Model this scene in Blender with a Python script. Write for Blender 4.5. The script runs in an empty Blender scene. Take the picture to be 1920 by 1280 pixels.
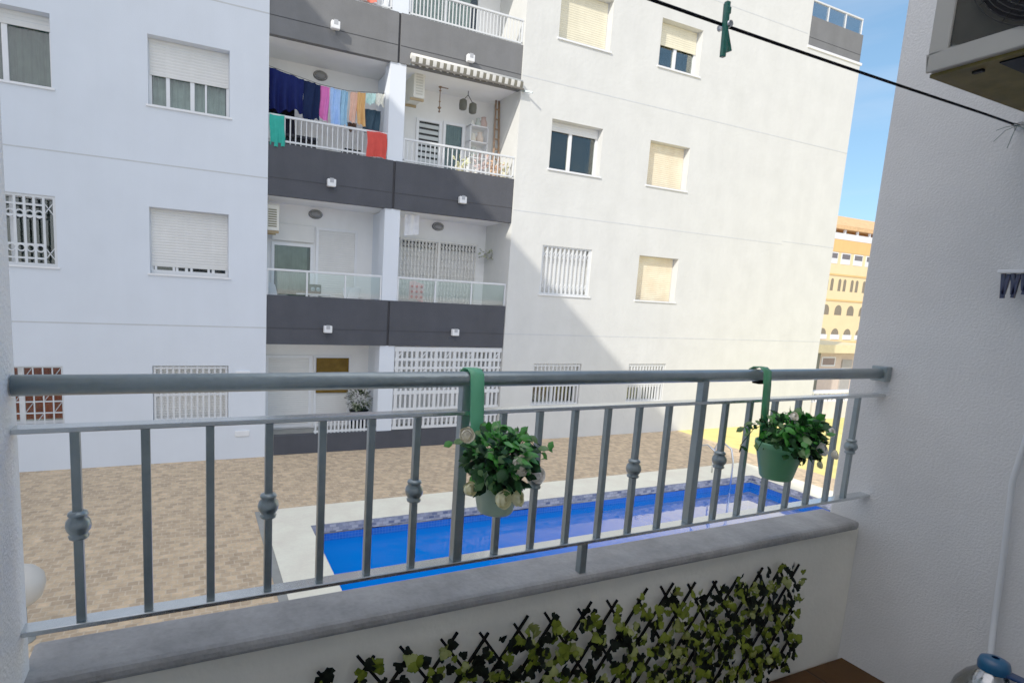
import bpy, bmesh, math, random
from mathutils import Vector, Matrix
random.seed(7)
R = math.radians
scene = bpy.context.scene
COL = scene.collection
GZ = -3.56            # courtyard level (the camera sits at the origin)
FZ = -1.55            # balcony floor level
FY = 12.0             # front plane of the apartment block across the courtyard
BY = 13.3             # back walls of its balconies
RA = R(0.71)          # the balcony front is turned slightly against that block

# ------------------------------------------------------------------ materials
MATS = {}
def mat(name, col, rough=0.6, var=0.12, scale=6.0, bump=0.0, bscale=120.0, metal=0.0,
        spec=0.4, streak=0.0, col2=None, fine=0.0):
    if name in MATS: return MATS[name]
    m = bpy.data.materials.new(name); m.use_nodes = True
    nt = m.node_tree; N = nt.nodes; L = nt.links
    p = N['Principled BSDF']
    p.inputs['Roughness'].default_value = rough
    p.inputs['Metallic'].default_value = metal
    p.inputs['Specular IOR Level'].default_value = spec
    tc = N.new('ShaderNodeTexCoord')
    no = N.new('ShaderNodeTexNoise'); no.inputs['Scale'].default_value = scale
    no.inputs['Detail'].default_value = 6; no.inputs['Roughness'].default_value = 0.6
    L.new(tc.outputs['Object'], no.inputs['Vector'])
    rp = N.new('ShaderNodeValToRGB')
    a = [min(1, c * (1 - var)) for c in col]; b = [min(1, c * (1 + var)) for c in (col2 or col)]
    rp.color_ramp.elements[0].position = 0.3; rp.color_ramp.elements[0].color = (*a, 1)
    rp.color_ramp.elements[1].position = 0.7; rp.color_ramp.elements[1].color = (*b, 1)
    L.new(no.outputs['Fac'], rp.inputs['Fac'])
    out = rp.outputs['Color']
    if streak:
        mp = N.new('ShaderNodeMapping'); mp.inputs['Scale'].default_value = (1.6, 1.6, 0.16)
        L.new(tc.outputs['Object'], mp.inputs['Vector'])
        n2 = N.new('ShaderNodeTexNoise'); n2.inputs['Scale'].default_value = 1.2; n2.inputs['Detail'].default_value = 8
        n2.inputs['Roughness'].default_value = 0.65
        L.new(mp.outputs['Vector'], n2.inputs['Vector'])
        r2 = N.new('ShaderNodeValToRGB')
        r2.color_ramp.elements[0].position = 0.35; r2.color_ramp.elements[0].color = (1 - streak, 1 - streak, 1 - streak * 1.15, 1)
        r2.color_ramp.elements[1].position = 0.6; r2.color_ramp.elements[1].color = (1, 1, 1, 1)
        L.new(n2.outputs['Fac'], r2.inputs['Fac'])
        mx = N.new('ShaderNodeMix'); mx.data_type = 'RGBA'; mx.blend_type = 'MULTIPLY'; mx.inputs['Factor'].default_value = 1
        L.new(out, mx.inputs['A']); L.new(r2.outputs['Color'], mx.inputs['B']); out = mx.outputs['Result']
    if fine:
        n3 = N.new('ShaderNodeTexNoise'); n3.inputs['Scale'].default_value = bscale; n3.inputs['Detail'].default_value = 3
        L.new(tc.outputs['Object'], n3.inputs['Vector'])
        r3 = N.new('ShaderNodeValToRGB')
        r3.color_ramp.elements[0].position = 0.3; r3.color_ramp.elements[0].color = (1 - fine, 1 - fine, 1 - fine, 1)
        r3.color_ramp.elements[1].position = 0.62; r3.color_ramp.elements[1].color = (1, 1, 1, 1)
        L.new(n3.outputs['Fac'], r3.inputs['Fac'])
        mx = N.new('ShaderNodeMix'); mx.data_type = 'RGBA'; mx.blend_type = 'MULTIPLY'; mx.inputs['Factor'].default_value = 1
        L.new(out, mx.inputs['A']); L.new(r3.outputs['Color'], mx.inputs['B']); out = mx.outputs['Result']
    L.new(out, p.inputs['Base Color'])
    if bump:
        nb = N.new('ShaderNodeTexNoise'); nb.inputs['Scale'].default_value = bscale; nb.inputs['Detail'].default_value = 4
        L.new(tc.outputs['Object'], nb.inputs['Vector'])
        bp = N.new('ShaderNodeBump'); bp.inputs['Strength'].default_value = bump; bp.inputs['Distance'].default_value = 0.02
        L.new(nb.outputs['Fac'], bp.inputs['Height']); L.new(bp.outputs['Normal'], p.inputs['Normal'])
    MATS[name] = m
    return m

def glass_mat(name, tint, mirror=0.25, rough=0.03, k=0.8):
    m = bpy.data.materials.new(name); m.use_nodes = True
    nt = m.node_tree; N = nt.nodes; L = nt.links
    N.remove(N['Principled BSDF'])
    tr = N.new('ShaderNodeBsdfTransparent'); tr.inputs['Color'].default_value = (*tint, 1)
    gl = N.new('ShaderNodeBsdfGlossy'); gl.inputs['Roughness'].default_value = rough
    fr = N.new('ShaderNodeFresnel'); fr.inputs['IOR'].default_value = 1.5
    ma = N.new('ShaderNodeMath'); ma.operation = 'MULTIPLY_ADD'; ma.inputs[1].default_value = k; ma.inputs[2].default_value = mirror * 0.2
    L.new(fr.outputs['Fac'], ma.inputs[0])
    mi = N.new('ShaderNodeMixShader')
    L.new(ma.outputs[0], mi.inputs['Fac']); L.new(tr.outputs[0], mi.inputs[1]); L.new(gl.outputs[0], mi.inputs[2])
    L.new(mi.outputs[0], N['Material Output'].inputs['Surface'])
    return m

def brick_mat(name, c1, c2, mortar, bw, bh, rough=0.8, msize=0.012, noise_scale=3.0, bump=0.3, offset=0.5, low=0.72, vertical=False):
    m = bpy.data.materials.new(name); m.use_nodes = True
    nt = m.node_tree; N = nt.nodes; L = nt.links; p = N['Principled BSDF']
    p.inputs['Roughness'].default_value = rough; p.inputs['Specular IOR Level'].default_value = 0.2
    tc = N.new('ShaderNodeTexCoord'); br = N.new('ShaderNodeTexBrick')
    br.offset = offset
    br.inputs['Color1'].default_value = (*c1, 1); br.inputs['Color2'].default_value = (*c2, 1); br.inputs['Mortar'].default_value = (*mortar, 1)
    br.inputs['Scale'].default_value = 1; br.inputs['Mortar Size'].default_value = msize
    br.inputs['Brick Width'].default_value = bw; br.inputs['Row Height'].default_value = bh
    br.inputs['Bias'].default_value = 0.0; br.inputs['Mortar Smooth'].default_value = 0.3
    src = tc.outputs['Object']
    if vertical:
        sp = N.new('ShaderNodeSeparateXYZ'); L.new(src, sp.inputs[0])
        ad = N.new('ShaderNodeMath'); ad.operation = 'ADD'; L.new(sp.outputs['X'], ad.inputs[0]); L.new(sp.outputs['Y'], ad.inputs[1])
        cb = N.new('ShaderNodeCombineXYZ'); L.new(ad.outputs[0], cb.inputs['X']); L.new(sp.outputs['Z'], cb.inputs['Y']); src = cb.outputs[0]
    L.new(src, br.inputs['Vector'])
    n1 = N.new('ShaderNodeTexNoise'); n1.inputs['Scale'].default_value = noise_scale; n1.inputs['Detail'].default_value = 8; n1.inputs['Roughness'].default_value = 0.75
    L.new(tc.outputs['Object'], n1.inputs['Vector'])
    r1 = N.new('ShaderNodeValToRGB'); r1.color_ramp.elements[0].position = 0.3; r1.color_ramp.elements[0].color = (low, low * 0.98, low * 0.95, 1)
    r1.color_ramp.elements[1].position = 0.68; r1.color_ramp.elements[1].color = (1.12, 1.12, 1.12, 1)
    L.new(n1.outputs['Fac'], r1.inputs['Fac'])
    mx = N.new('ShaderNodeMix'); mx.data_type = 'RGBA'; mx.blend_type = 'MULTIPLY'; mx.inputs['Factor'].default_value = 1
    L.new(br.outputs['Color'], mx.inputs['A']); L.new(r1.outputs['Color'], mx.inputs['B']); L.new(mx.outputs['Result'], p.inputs['Base Color'])
    if bump:
        inv = N.new('ShaderNodeMath'); inv.operation = 'SUBTRACT'; inv.inputs[0].default_value = 1; L.new(br.outputs['Fac'], inv.inputs[1])
        bp = N.new('ShaderNodeBump'); bp.inputs['Strength'].default_value = bump; bp.inputs['Distance'].default_value = 0.01
        L.new(inv.outputs[0], bp.inputs['Height']); L.new(bp.outputs['Normal'], p.inputs['Normal'])
    return m

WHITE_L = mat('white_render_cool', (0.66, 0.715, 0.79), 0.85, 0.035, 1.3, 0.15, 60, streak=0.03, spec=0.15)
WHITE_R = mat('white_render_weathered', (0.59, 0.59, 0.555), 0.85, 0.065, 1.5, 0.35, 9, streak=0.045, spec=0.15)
WHITE_B = mat('white_recess_render', (0.82, 0.82, 0.80), 0.85, 0.05, 2.0, 0.1, 60, streak=0.05, spec=0.15)
SEAM = mat('joint_shadow', (0.47, 0.485, 0.49), 0.9, 0.1)
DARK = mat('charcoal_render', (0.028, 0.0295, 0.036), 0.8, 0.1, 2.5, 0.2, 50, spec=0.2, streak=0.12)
DARK_LIT = mat('sunlit_charcoal_render', (0.088, 0.089, 0.092), 0.8, 0.1, 2.5, 0.2, 50, spec=0.2, streak=0.12)  # paler charcoal for the upper bands: sunlight put into the colour
DARKJ = mat('charcoal_joint', (0.010, 0.010, 0.012), 0.85, 0.1)
PVC = mat('white_frame', (0.78, 0.79, 0.80), 0.35, 0.04, 10)
SHUT_W = mat('white_shutter', (0.70, 0.69, 0.65), 0.5, 0.05, 4, streak=0.05)
SHUT_C = mat('cream_shutter', (0.78, 0.70, 0.47), 0.5, 0.08, 3, streak=0.10)
SHUT_O = mat('peach_shutter', (0.82, 0.62, 0.36), 0.5, 0.10, 2.2, col2=(0.80, 0.70, 0.46), streak=0.08)
PANE = glass_mat('window_glass', (0.76, 0.8, 0.76), 0.06, 0.03, .38)
CLEAR = glass_mat('balcony_glass', (0.90, 0.955, 0.965), 0.3)
CURT = mat('grey_green_curtain', (0.15, 0.19, 0.175), 0.9, 0.25, 5)
CURT2 = mat('pale_curtain', (0.42, 0.50, 0.50), 0.9, 0.2, 5)
BLACKI = mat('dark_room', (0.012, 0.012, 0.012), 0.9, 0.4, 1.5)
REDI = mat('red_brown_board', (0.36, 0.045, 0.015), 0.8, 0.4, 9)
RAILW = mat('white_rail_paint', (0.62, 0.64, 0.65), 0.4, 0.06, 10)
GREYM = mat('grey_rail_paint', (0.215, 0.262, 0.27), 0.34, 0.14, 9, 0.08, 45, metal=0.72, spec=0.5, fine=0.08)
FLATM = mat('skylit_flat_bar', (0.56, 0.60, 0.62), 0.27, 0.08, 14, 0.04, 60, metal=1.0, fine=0.06)  # paler, shinier copy of the rail metal, standing in for sky reflection
COPE = mat('grey_coping_stone', (0.27, 0.262, 0.25), 0.75, 0.35, 5, 0.25, 70, spec=0.3, fine=0.15)
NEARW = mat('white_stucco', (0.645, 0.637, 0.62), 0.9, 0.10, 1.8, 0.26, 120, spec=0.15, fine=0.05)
NEARL = mat('lit_white_stucco', (0.95, 0.95, 0.95), 0.9, 0.02, 2.5, 0.4, 110, spec=0.15, fine=0.04)  # paler copy of the balcony stucco, outdoor light put into its colour
PARA = mat('parapet_paint', (0.86, 0.82, 0.69), 0.85, 0.10, 2.0, 0.15, 40, spec=0.15, streak=0.05)
CEIL = mat('ceiling_paint', (0.85, 0.85, 0.83), 0.9, 0.05)
ACM = mat('ac_casing', (0.25, 0.24, 0.205), 0.5, 0.08, 4, spec=0.4)
ACU = mat('ac_base_rusty', (0.085, 0.068, 0.022), 0.8, 0.35, 7, spec=.1)
BLK = mat('black_plastic', (0.004, 0.004, 0.0045), 0.6, 0.2, 20, spec=.06)
GRILL = mat('grille_wire', (0.012, 0.012, 0.011), 0.6, 0.1, spec=.05)
STEEL = mat('stainless_steel', (0.62, 0.64, 0.66), 0.22, 0.05, 10, metal=1.0)
STONE = mat('pool_coping_stone', (0.96, 0.87, 0.66), 0.75, 0.12, 2.2, 0.1, 30, spec=0.25, fine=0.06)
CONC = mat('concrete_strip', (0.20, 0.205, 0.185), 0.85, 0.15, 5)
EARTH = mat('far_ground', (0.38, 0.34, 0.27), 0.95, 0.2, 0.4)
PAVE = brick_mat('courtyard_pavers', (0.74, 0.50, 0.27), (0.42, 0.285, 0.16), (0.62, 0.47, 0.30), 0.12, 0.105, noise_scale=7.0, low=0.58, msize=.008)
SUNPAVE = brick_mat('sunlit_pavers', (0.85, 0.70, 0.17), (0.78, 0.64, 0.14), (0.75, 0.62, 0.18), 0.40, 0.40, noise_scale=2.5, low=0.72)  # courtyard pavers turned yellow: strong sun painted into the colour
POOLT = brick_mat('blue_pool_tile', (0.006, 0.085, 0.62), (0.006, 0.065, 0.5), (0.02, 0.12, 0.6), 0.05, 0.05, rough=0.25, msize=0.004, offset=0, noise_scale=1.0, low=0.85, bump=0, vertical=True)
MOSAIC = brick_mat('grey_mosaic_band', (0.50, 0.50, 0.54), (0.06, 0.08, 0.16), (0.25, 0.26, 0.3), 0.10, 0.05, rough=0.3, msize=0.006, offset=0.5, noise_scale=9, low=0.6, bump=0, vertical=True)
FLOORT = brick_mat('brown_floor_tile', (0.045, 0.018, 0.003), (0.032, 0.012, 0.002), (0.014, 0.007, 0.002), 0.32, 0.32, rough=0.7, msize=0.006, offset=0, noise_scale=5, low=0.7)
WOOD = mat('dark_wood', (0.16, 0.085, 0.04), 0.7, 0.3, 12)
GOLDB = mat('golden_brown_board', (0.085, 0.045, 0.006), 0.7, 0.3, 6, spec=.1)

def water_mat():
    m = bpy.data.materials.new('pool_water'); m.use_nodes = True
    nt = m.node_tree; N = nt.nodes; L = nt.links; N.remove(N['Principled BSDF'])
    tc = N.new('ShaderNodeTexCoord')
    n1 = N.new('ShaderNodeTexNoise'); n1.inputs['Scale'].default_value = 2.6; n1.inputs['Detail'].default_value = 3
    mp = N.new('ShaderNodeMapping'); mp.inputs['Scale'].default_value = (1, 0.55, 1)
    L.new(tc.outputs['Object'], mp.inputs['Vector']); L.new(mp.outputs['Vector'], n1.inputs['Vector'])
    bp = N.new('ShaderNodeBump'); bp.inputs['Strength'].default_value = 0.15; bp.inputs['Distance'].default_value = 0.03
    L.new(n1.outputs['Fac'], bp.inputs['Height'])
    tr = N.new('ShaderNodeBsdfTransparent'); tr.inputs['Color'].default_value = (0.25, 0.75, 1.0, 1)
    di = N.new('ShaderNodeBsdfDiffuse'); di.inputs['Color'].default_value = (0.0, 0.155, 1.0, 1)
    gl = N.new('ShaderNodeBsdfGlossy'); gl.inputs['Roughness'].default_value = 0.02
    L.new(bp.outputs['Normal'], gl.inputs['Normal'])
    fr = N.new('ShaderNodeFresnel'); fr.inputs['IOR'].default_value = 1.55; L.new(bp.outputs['Normal'], fr.inputs['Normal'])
    mb = N.new('ShaderNodeMixShader'); mb.inputs['Fac'].default_value = 0.6
    L.new(tr.outputs[0], mb.inputs[1]); L.new(di.outputs[0], mb.inputs[2])
    mi = N.new('ShaderNodeMixShader')
    mr = N.new('ShaderNodeMapRange'); mr.inputs['From Min'].default_value = .125; mr.inputs['From Max'].default_value = .24; mr.inputs['To Min'].default_value = .012; mr.inputs['To Max'].default_value = .70
    L.new(fr.outputs['Fac'], mr.inputs['Value'])
    L.new(mr.outputs['Result'], mi.inputs['Fac']); L.new(mb.outputs[0], mi.inputs[1]); L.new(gl.outputs[0], mi.inputs[2])
    L.new(mi.outputs[0], N['Material Output'].inputs['Surface'])
    return m
WATER = water_mat()

# ------------------------------------------------------------------ mesh helpers
class MB:
    """collects boxes, tubes, sheets; build() links them as ONE mesh object"""
    def __init__(s, turn=0.0): s.v = []; s.f = []; s.m = []; s.sm = []; s.turn = turn
    def face(s, pts, mi=0, smooth=False):
        i = len(s.v); s.v += [tuple(p) for p in pts]; s.f.append(tuple(range(i, i + len(pts)))); s.m.append(mi); s.sm.append(smooth)
    def box(s, x0, x1, y0, y1, z0, z1, mi=0):
        i = len(s.v)
        s.v += [(x0, y0, z0), (x1, y0, z0), (x1, y1, z0), (x0, y1, z0), (x0, y0, z1), (x1, y0, z1), (x1, y1, z1), (x0, y1, z1)]
        for q in ((0, 3, 2, 1), (4, 5, 6, 7), (0, 1, 5, 4), (1, 2, 6, 5), (2, 3, 7, 6), (3, 0, 4, 7)):
            s.f.append(tuple(i + k for k in q)); s.m.append(mi); s.sm.append(False)
        return s
    def bar(s, a, b, w, h=None, mi=0, up=(0, 0, 1)):
        """square bar between two points"""
        h = h or w; a = Vector(a); b = Vector(b); d = (b - a).normalized(); u = Vector(up)
        if abs(d.dot(u)) > 0.98: u = Vector((0, 1, 0))
        r = d.cross(u).normalized(); u = r.cross(d).normalized(); i = len(s.v)
        for p in (a, b):
            for (sx, sy) in ((-1, -1), (1, -1), (1, 1), (-1, 1)): s.v.append(tuple(p + r * sx * w / 2 + u * sy * h / 2))
        for q in ((0, 1, 2, 3), (7, 6, 5, 4), (0, 4, 5, 1), (1, 5, 6, 2), (2, 6, 7, 3), (3, 7, 4, 0)):
            s.f.append(tuple(i + k for k in q)); s.m.append(mi); s.sm.append(False)
        return s
    def tube(s, pts, r, n=10, mi=0, cap=True):
        pts = [Vector(p) for p in pts]; rs = r if isinstance(r, (list, tuple)) else [r] * len(pts); base = len(s.v)
        prev = None
        for k, p in enumerate(pts):
            d = (pts[min(k + 1, len(pts) - 1)] - pts[max(k - 1, 0)]).normalized()
            if prev is None:
                u = Vector((0, 0, 1)) if abs(d.z) < 0.9 else Vector((0, 1, 0)); x = d.cross(u).normalized()
            else: x = (prev - d * prev.dot(d)).normalized()
            prev = x; y = d.cross(x)
            for j in range(n):
                a = 2 * math.pi * j / n; s.v.append(tuple(p + (x * math.cos(a) + y * math.sin(a)) * rs[k]))
        for k in range(len(pts) - 1):
            for j in range(n):
                a = base + k * n + j; b = base + k * n + (j + 1) % n
                s.f.append((a, b, b + n, a + n)); s.m.append(mi); s.sm.append(True)
        if cap:
            s.f.append(tuple(base + j for j in range(n - 1, -1, -1))); s.m.append(mi); s.sm.append(False)
            e = base + (len(pts) - 1) * n
            s.f.append(tuple(e + j for j in range(n))); s.m.append(mi); s.sm.append(False)
        return s
    def lathe(s, c, prof, n=16, mi=0, axis='z'):
        """prof: (radius, height) pairs round the axis through c"""
        base = len(s.v)
        for (r, h) in prof:
            for j in range(n):
                a = 2 * math.pi * j / n; ca, sa = r * math.cos(a), r * math.sin(a)
                o = {'z': (ca, sa, h), 'y': (ca, h, sa), 'x': (h, ca, sa)}[axis]
                s.v.append((c[0] + o[0], c[1] + o[1], c[2] + o[2]))
        for k in range(len(prof) - 1):
            for j in range(n):
                a = base + k * n + j; b = base + k * n + (j + 1) % n
                s.f.append((a, b, b + n, a + n)); s.m.append(mi); s.sm.append(True)
        return s
    def sheet(s, fn, nu, nv, mi=0, smooth=True):
        base = len(s.v)
        for a in range(nu + 1):
            for b in range(nv + 1): s.v.append(tuple(fn(a / nu, b / nv)))
        for a in range(nu):
            for b in range(nv):
                i = base + a * (nv + 1) + b; s.f.append((i, i + nv + 1, i + nv + 2, i + 1)); s.m.append(mi); s.sm.append(smooth)
        return s
    def leaf(s, c, d, nrm, L, W, mi=0, curl=0.2):
        c = Vector(c); d = Vector(d).normalized(); n = Vector(nrm); r = d.cross(n)
        if r.length < 1e-4: r = d.cross(Vector((0.3, 1, 0.2)))
        r.normalize(); n = r.cross(d).normalized()
        p = [c, c + d * L * .3 + r * W * .42 - n * L * .03, c + d * L * .62 + r * W * .5 - n * L * curl * .5, c + d * L - n * L * curl,
             c + d * L * .62 - r * W * .5 - n * L * curl * .5, c + d * L * .3 - r * W * .42 - n * L * .03, c + d * L * .45 + n * L * .07]
        i = len(s.v); s.v += [tuple(q) for q in p]
        for (a, b) in ((0, 1), (1, 2), (2, 3), (3, 4), (4, 5), (5, 0)):
            s.f.append((i + a, i + b, i + 6)); s.m.append(mi); s.sm.append(True)
    def build(s, name, mats, parent=None, bevel=0.0):
        me = bpy.data.meshes.new(name)
        v = [Vector(p) for p in s.v]
        if s.turn:
            M = Matrix.Rotation(s.turn, 3, 'Z'); v = [M @ p for p in v]
        o = bpy.data.objects.new(name, me); COL.objects.link(o)
        root = parent
        while root is not None and root.parent is not None: root = root.parent
        if root is not None: org = Vector(root.location)
        else:
            xs = [p.x for p in v]; ys = [p.y for p in v]; zs = [p.z for p in v]
            org = Vector(((min(xs) + max(xs)) / 2, (min(ys) + max(ys)) / 2, min(zs))); o.location = org
        me.from_pydata([tuple(p - org) for p in v], [], s.f)
        for mm in (mats if isinstance(mats, (list, tuple)) else [mats]): me.materials.append(mm)
        me.polygons.foreach_set('material_index', s.m); me.polygons.foreach_set('use_smooth', s.sm); me.update()
        bm = bmesh.new(); bm.from_mesh(me); bmesh.ops.remove_doubles(bm, verts=bm.verts, dist=1e-5); bm.to_mesh(me); bm.free()
        if parent is not None: o.parent = parent
        if bevel:
            b = o.modifiers.new('edge', 'BEVEL'); b.width = bevel; b.segments = 2; b.limit_method = 'ANGLE'
        return o

def tag(o, label=None, cat=None, group=None, kind=None):
    if label: o['label'] = label
    if cat: o['category'] = cat
    if group: o['group'] = group
    if kind: o['kind'] = kind
    return o
def thing(name, label, cat, loc=(0, 0, 0), group=None):
    o = bpy.data.objects.new(name, None); COL.objects.link(o); o.location = loc; o.empty_display_size = 0.2
    return tag(o, label, cat, group)
def structure(name, mb, m, bevel=0): return tag(mb.build(name, m, None, bevel), kind='structure')
def turned(u, v, z): return (u * math.cos(RA) - v * math.sin(RA), u * math.sin(RA) + v * math.cos(RA), z)

# ------------------------------------------------------------------ ground, paving, pool
PX0, PX1, PY0, PY1 = 1.60, 11.25, 4.1, 8.17
b = MB()
for (x0, x1, y0, y1) in ((-900, 900, 14.2, 900), (-900, 900, -900, 1.2), (-900, -12, 1.2, 14.2), (30, 900, 1.2, 14.2)):
    b.face([(x0, y0, GZ - .03), (x1, y0, GZ - .03), (x1, y1, GZ - .03), (x0, y1, GZ - .03)])
structure('ground', b, EARTH)
DX0, DX1, DY0, DY1 = 0.98, 12.0, 3.2, 8.95
b = MB()
for (x0, x1, y0, y1) in ((-12, DX0 - .11, 1.2, 14.2), (DX0 - .11, 13.05, DY1, 14.2), (DX1, 13.05, 1.2, DY1), (DX0 - .11, DX1, 1.2, DY0)):
    b.face([(x0, y0, GZ), (x1, y0, GZ), (x1, y1, GZ), (x0, y1, GZ)])
structure('courtyard_paving', b, PAVE)
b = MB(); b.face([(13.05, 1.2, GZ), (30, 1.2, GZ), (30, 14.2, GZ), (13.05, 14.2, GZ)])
structure('sunlit_paving', b, SUNPAVE)  # sunny end of the courtyard, edged along the shadow line
b = MB().box(DX0 - .11, DX0, DY0, DY1, GZ - .1, GZ + .012)
structure('drain_strip', b, CONC)
b = MB()
for (x0, x1, y0, y1) in ((DX0, PX0, DY0, DY1), (PX1, DX1, DY0, DY1), (PX0, PX1, PY1, DY1), (PX0, PX1, DY0, PY0)):
    b.box(x0, x1, y0, y1, GZ - .06, GZ + .02)
structure('pool_deck', b, STONE)
pool = thing('swimming_pool', 'blue tiled rectangular swimming pool sunk in the pale stone deck', 'pool', ((PX0 + PX1) / 2, (PY0 + PY1) / 2, GZ))
b = MB()
def ring(b, z0, z1, off):
    x0, x1, y0, y1 = PX0 - off, PX1 + off, PY0 - off, PY1 + off
    b.face([(x0, y1, z0), (x1, y1, z0), (x1, y1, z1), (x0, y1, z1)]); b.face([(x0, y0, z0), (x0, y1, z0), (x0, y1, z1), (x0, y0, z1)])
    b.face([(x1, y1, z0), (x1, y0, z0), (x1, y0, z1), (x1, y1, z1)]); b.face([(x1, y0, z0), (x0, y0, z0), (x0, y0, z1), (x1, y0, z1)])
ring(b, GZ - 1.4, GZ - .16, .03)
b.face([(PX0 - .03, PY0 - .03, GZ - 1.4), (PX1 + .03, PY0 - .03, GZ - 1.4), (PX1 + .03, PY1 + .03, GZ - 1.4), (PX0 - .03, PY1 + .03, GZ - 1.4)])
b.build('basin', POOLT, pool)
b = MB(); ring(b, GZ - .125, GZ + .014, -.004); b.build('mosaic_band', MOSAIC, pool)
b = MB(); b.face([(PX0 - .02, PY0 - .02, GZ - .27), (PX1 + .02, PY0 - .02, GZ - .27), (PX1 + .02, PY1 + .02, GZ - .27), (PX0 - .02, PY1 + .02, GZ - .27)])
structure('water', b, WATER)
# pool ladder
lad = thing('pool_ladder', 'small stainless steel ladder hooked over the far pool edge', 'ladder', (10.2, 8.3, GZ))
for dx in (-.25, .25):
    MB().tube([(10.2 + dx, 8.54, GZ + .02), (10.2 + dx, 8.54, GZ + .55), (10.2 + dx, 8.48, GZ + .68), (10.2 + dx, 8.31, GZ + .74), (10.2 + dx, 8.13, GZ + .66), (10.2 + dx, 8.05, GZ + .4), (10.2 + dx, 8.05, GZ - 1.1)], .021, 8).build('handrail', STEEL, lad)
for z in (-.4, -.66, -.92): MB().box(9.96, 10.44, 8.02, 8.09, GZ + z, GZ + z + .025).build('step', STEEL, lad)
# globe lamp by the left balcony wall
GLX, GLY, GLZ = -1.545, 6.25, -2.985
gl = thing('garden_lamp', 'white globe lamp on a short post beside the left balcony wall', 'lamp', (GLX, GLY, GZ))
MB().lathe((GLX, GLY, GZ), [(.0, 0), (.10, 0), (.10, .02), (.04, .05), (.04, .34), (.07, .37)], 12).build('post', CONC, gl)
MB().lathe((GLX, GLY, GLZ), [(.001, -.21), (.1, -.19), (.17, -.12), (.205, -.0), (.19, .09), (.13, .16), (.05, .20), (.001, .205)], 20).build('globe', mat('opal_globe', (.50, .47, .41), .4, .03), gl)

# ------------------------------------------------------------------ apartment block across the courtyard
block = thing('apartment_building', 'white apartment block with charcoal balcony bands across the courtyard', 'building', (7, FY, GZ))
TOPZ = 9.2
def wall_with_holes(name, x0, x1, z0, z1, holes, m, y=FY, depth=.32):
    xs = sorted({x0, x1, *[h[0] for h in holes], *[h[1] for h in holes]}); zs = sorted({z0, z1, *[h[2] for h in holes], *[h[3] for h in holes]})
    b = MB()
    for i in range(len(xs) - 1):
        for j in range(len(zs) - 1):
            cx, cz = (xs[i] + xs[i + 1]) / 2, (zs[j] + zs[j + 1]) / 2
            if any(h[0] < cx < h[1] and h[2] < cz < h[3] for h in holes): continue
            b.face([(xs[i], y, zs[j]), (xs[i + 1], y, zs[j]), (xs[i + 1], y, zs[j + 1]), (xs[i], y, zs[j + 1])])
    for (a, c, p, q) in holes:
        d = y + depth
        b.face([(a, y, p), (a, y, q), (a, d, q), (a, d, p)]); b.face([(c, y, q), (c, y, p), (c, d, p), (c, d, q)])
        b.face([(a, y, q), (c, y, q), (c, d, q), (a, d, q)]); b.face([(a, y, p), (a, d, p), (c, d, p), (c, y, p)])
    return b
LW = [(-3.53, -2.17, 3.13, 4.31), (-.72, .655, 3.13, 4.32), (-3.53, -2.19, .14, 1.35), (-.74, .64, .13, 1.34), (-3.53, -2.18, -2.72, -1.63), (-.73, .64, -2.72, -1.62),
      (-3.53, -2.17, 6.13, 7.31), (-.72, .655, 6.13, 7.32)]
RW = [(7.88, 9.39, 6.13, 7.30), (10.95, 12.37, 6.13, 7.28), (7.88, 9.40, 3.18, 4.33), (10.95, 12.35, 3.18, 4.31), (7.88, 9.39, .18, 1.37), (10.96, 12.37, .17, 1.36),
      (7.87, 9.37, -2.67, -1.58), (10.97, 12.32, -2.67, -1.58)]
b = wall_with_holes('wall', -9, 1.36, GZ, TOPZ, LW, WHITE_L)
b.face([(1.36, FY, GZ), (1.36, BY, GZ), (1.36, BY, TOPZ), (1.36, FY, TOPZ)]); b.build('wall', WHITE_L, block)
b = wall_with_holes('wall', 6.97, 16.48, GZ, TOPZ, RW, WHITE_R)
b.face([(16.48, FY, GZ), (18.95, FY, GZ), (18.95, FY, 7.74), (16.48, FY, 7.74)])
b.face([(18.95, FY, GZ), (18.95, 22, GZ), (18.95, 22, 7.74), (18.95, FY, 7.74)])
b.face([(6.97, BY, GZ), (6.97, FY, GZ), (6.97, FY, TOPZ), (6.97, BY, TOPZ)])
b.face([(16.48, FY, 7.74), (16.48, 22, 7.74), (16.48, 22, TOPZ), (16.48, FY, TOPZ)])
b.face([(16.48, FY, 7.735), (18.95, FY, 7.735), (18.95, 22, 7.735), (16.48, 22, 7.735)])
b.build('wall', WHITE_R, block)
MB().box(-9, 16.47, FY + .01, 22, TOPZ, TOPZ + .1).build('roof', CONC, block)
b = MB()
for (x0, x1) in ((-9, 1.355), (6.975, 16.48)):
    for z in (5.13, 2.11, -.84, 8.1): b.box(x0, x1 if z < 7 or x1 < 10 else 16.4, FY - .003, FY + .01, z - .012, z + .012)
for z in (5.13, 2.2, -.84): b.box(16.48, 18.945, FY - .004, FY + .01, z - .012, z + .012)
b.build('floor_joint', SEAM, block)
# small vents low on the left wall
for (x, z) in ((.93, -1.78), (.93, -3.02)):
    MB().box(x - .16, x + .12, FY - .03, FY, z - .07, z + .05).build('wall_vent', PVC, block, .008)

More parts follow.
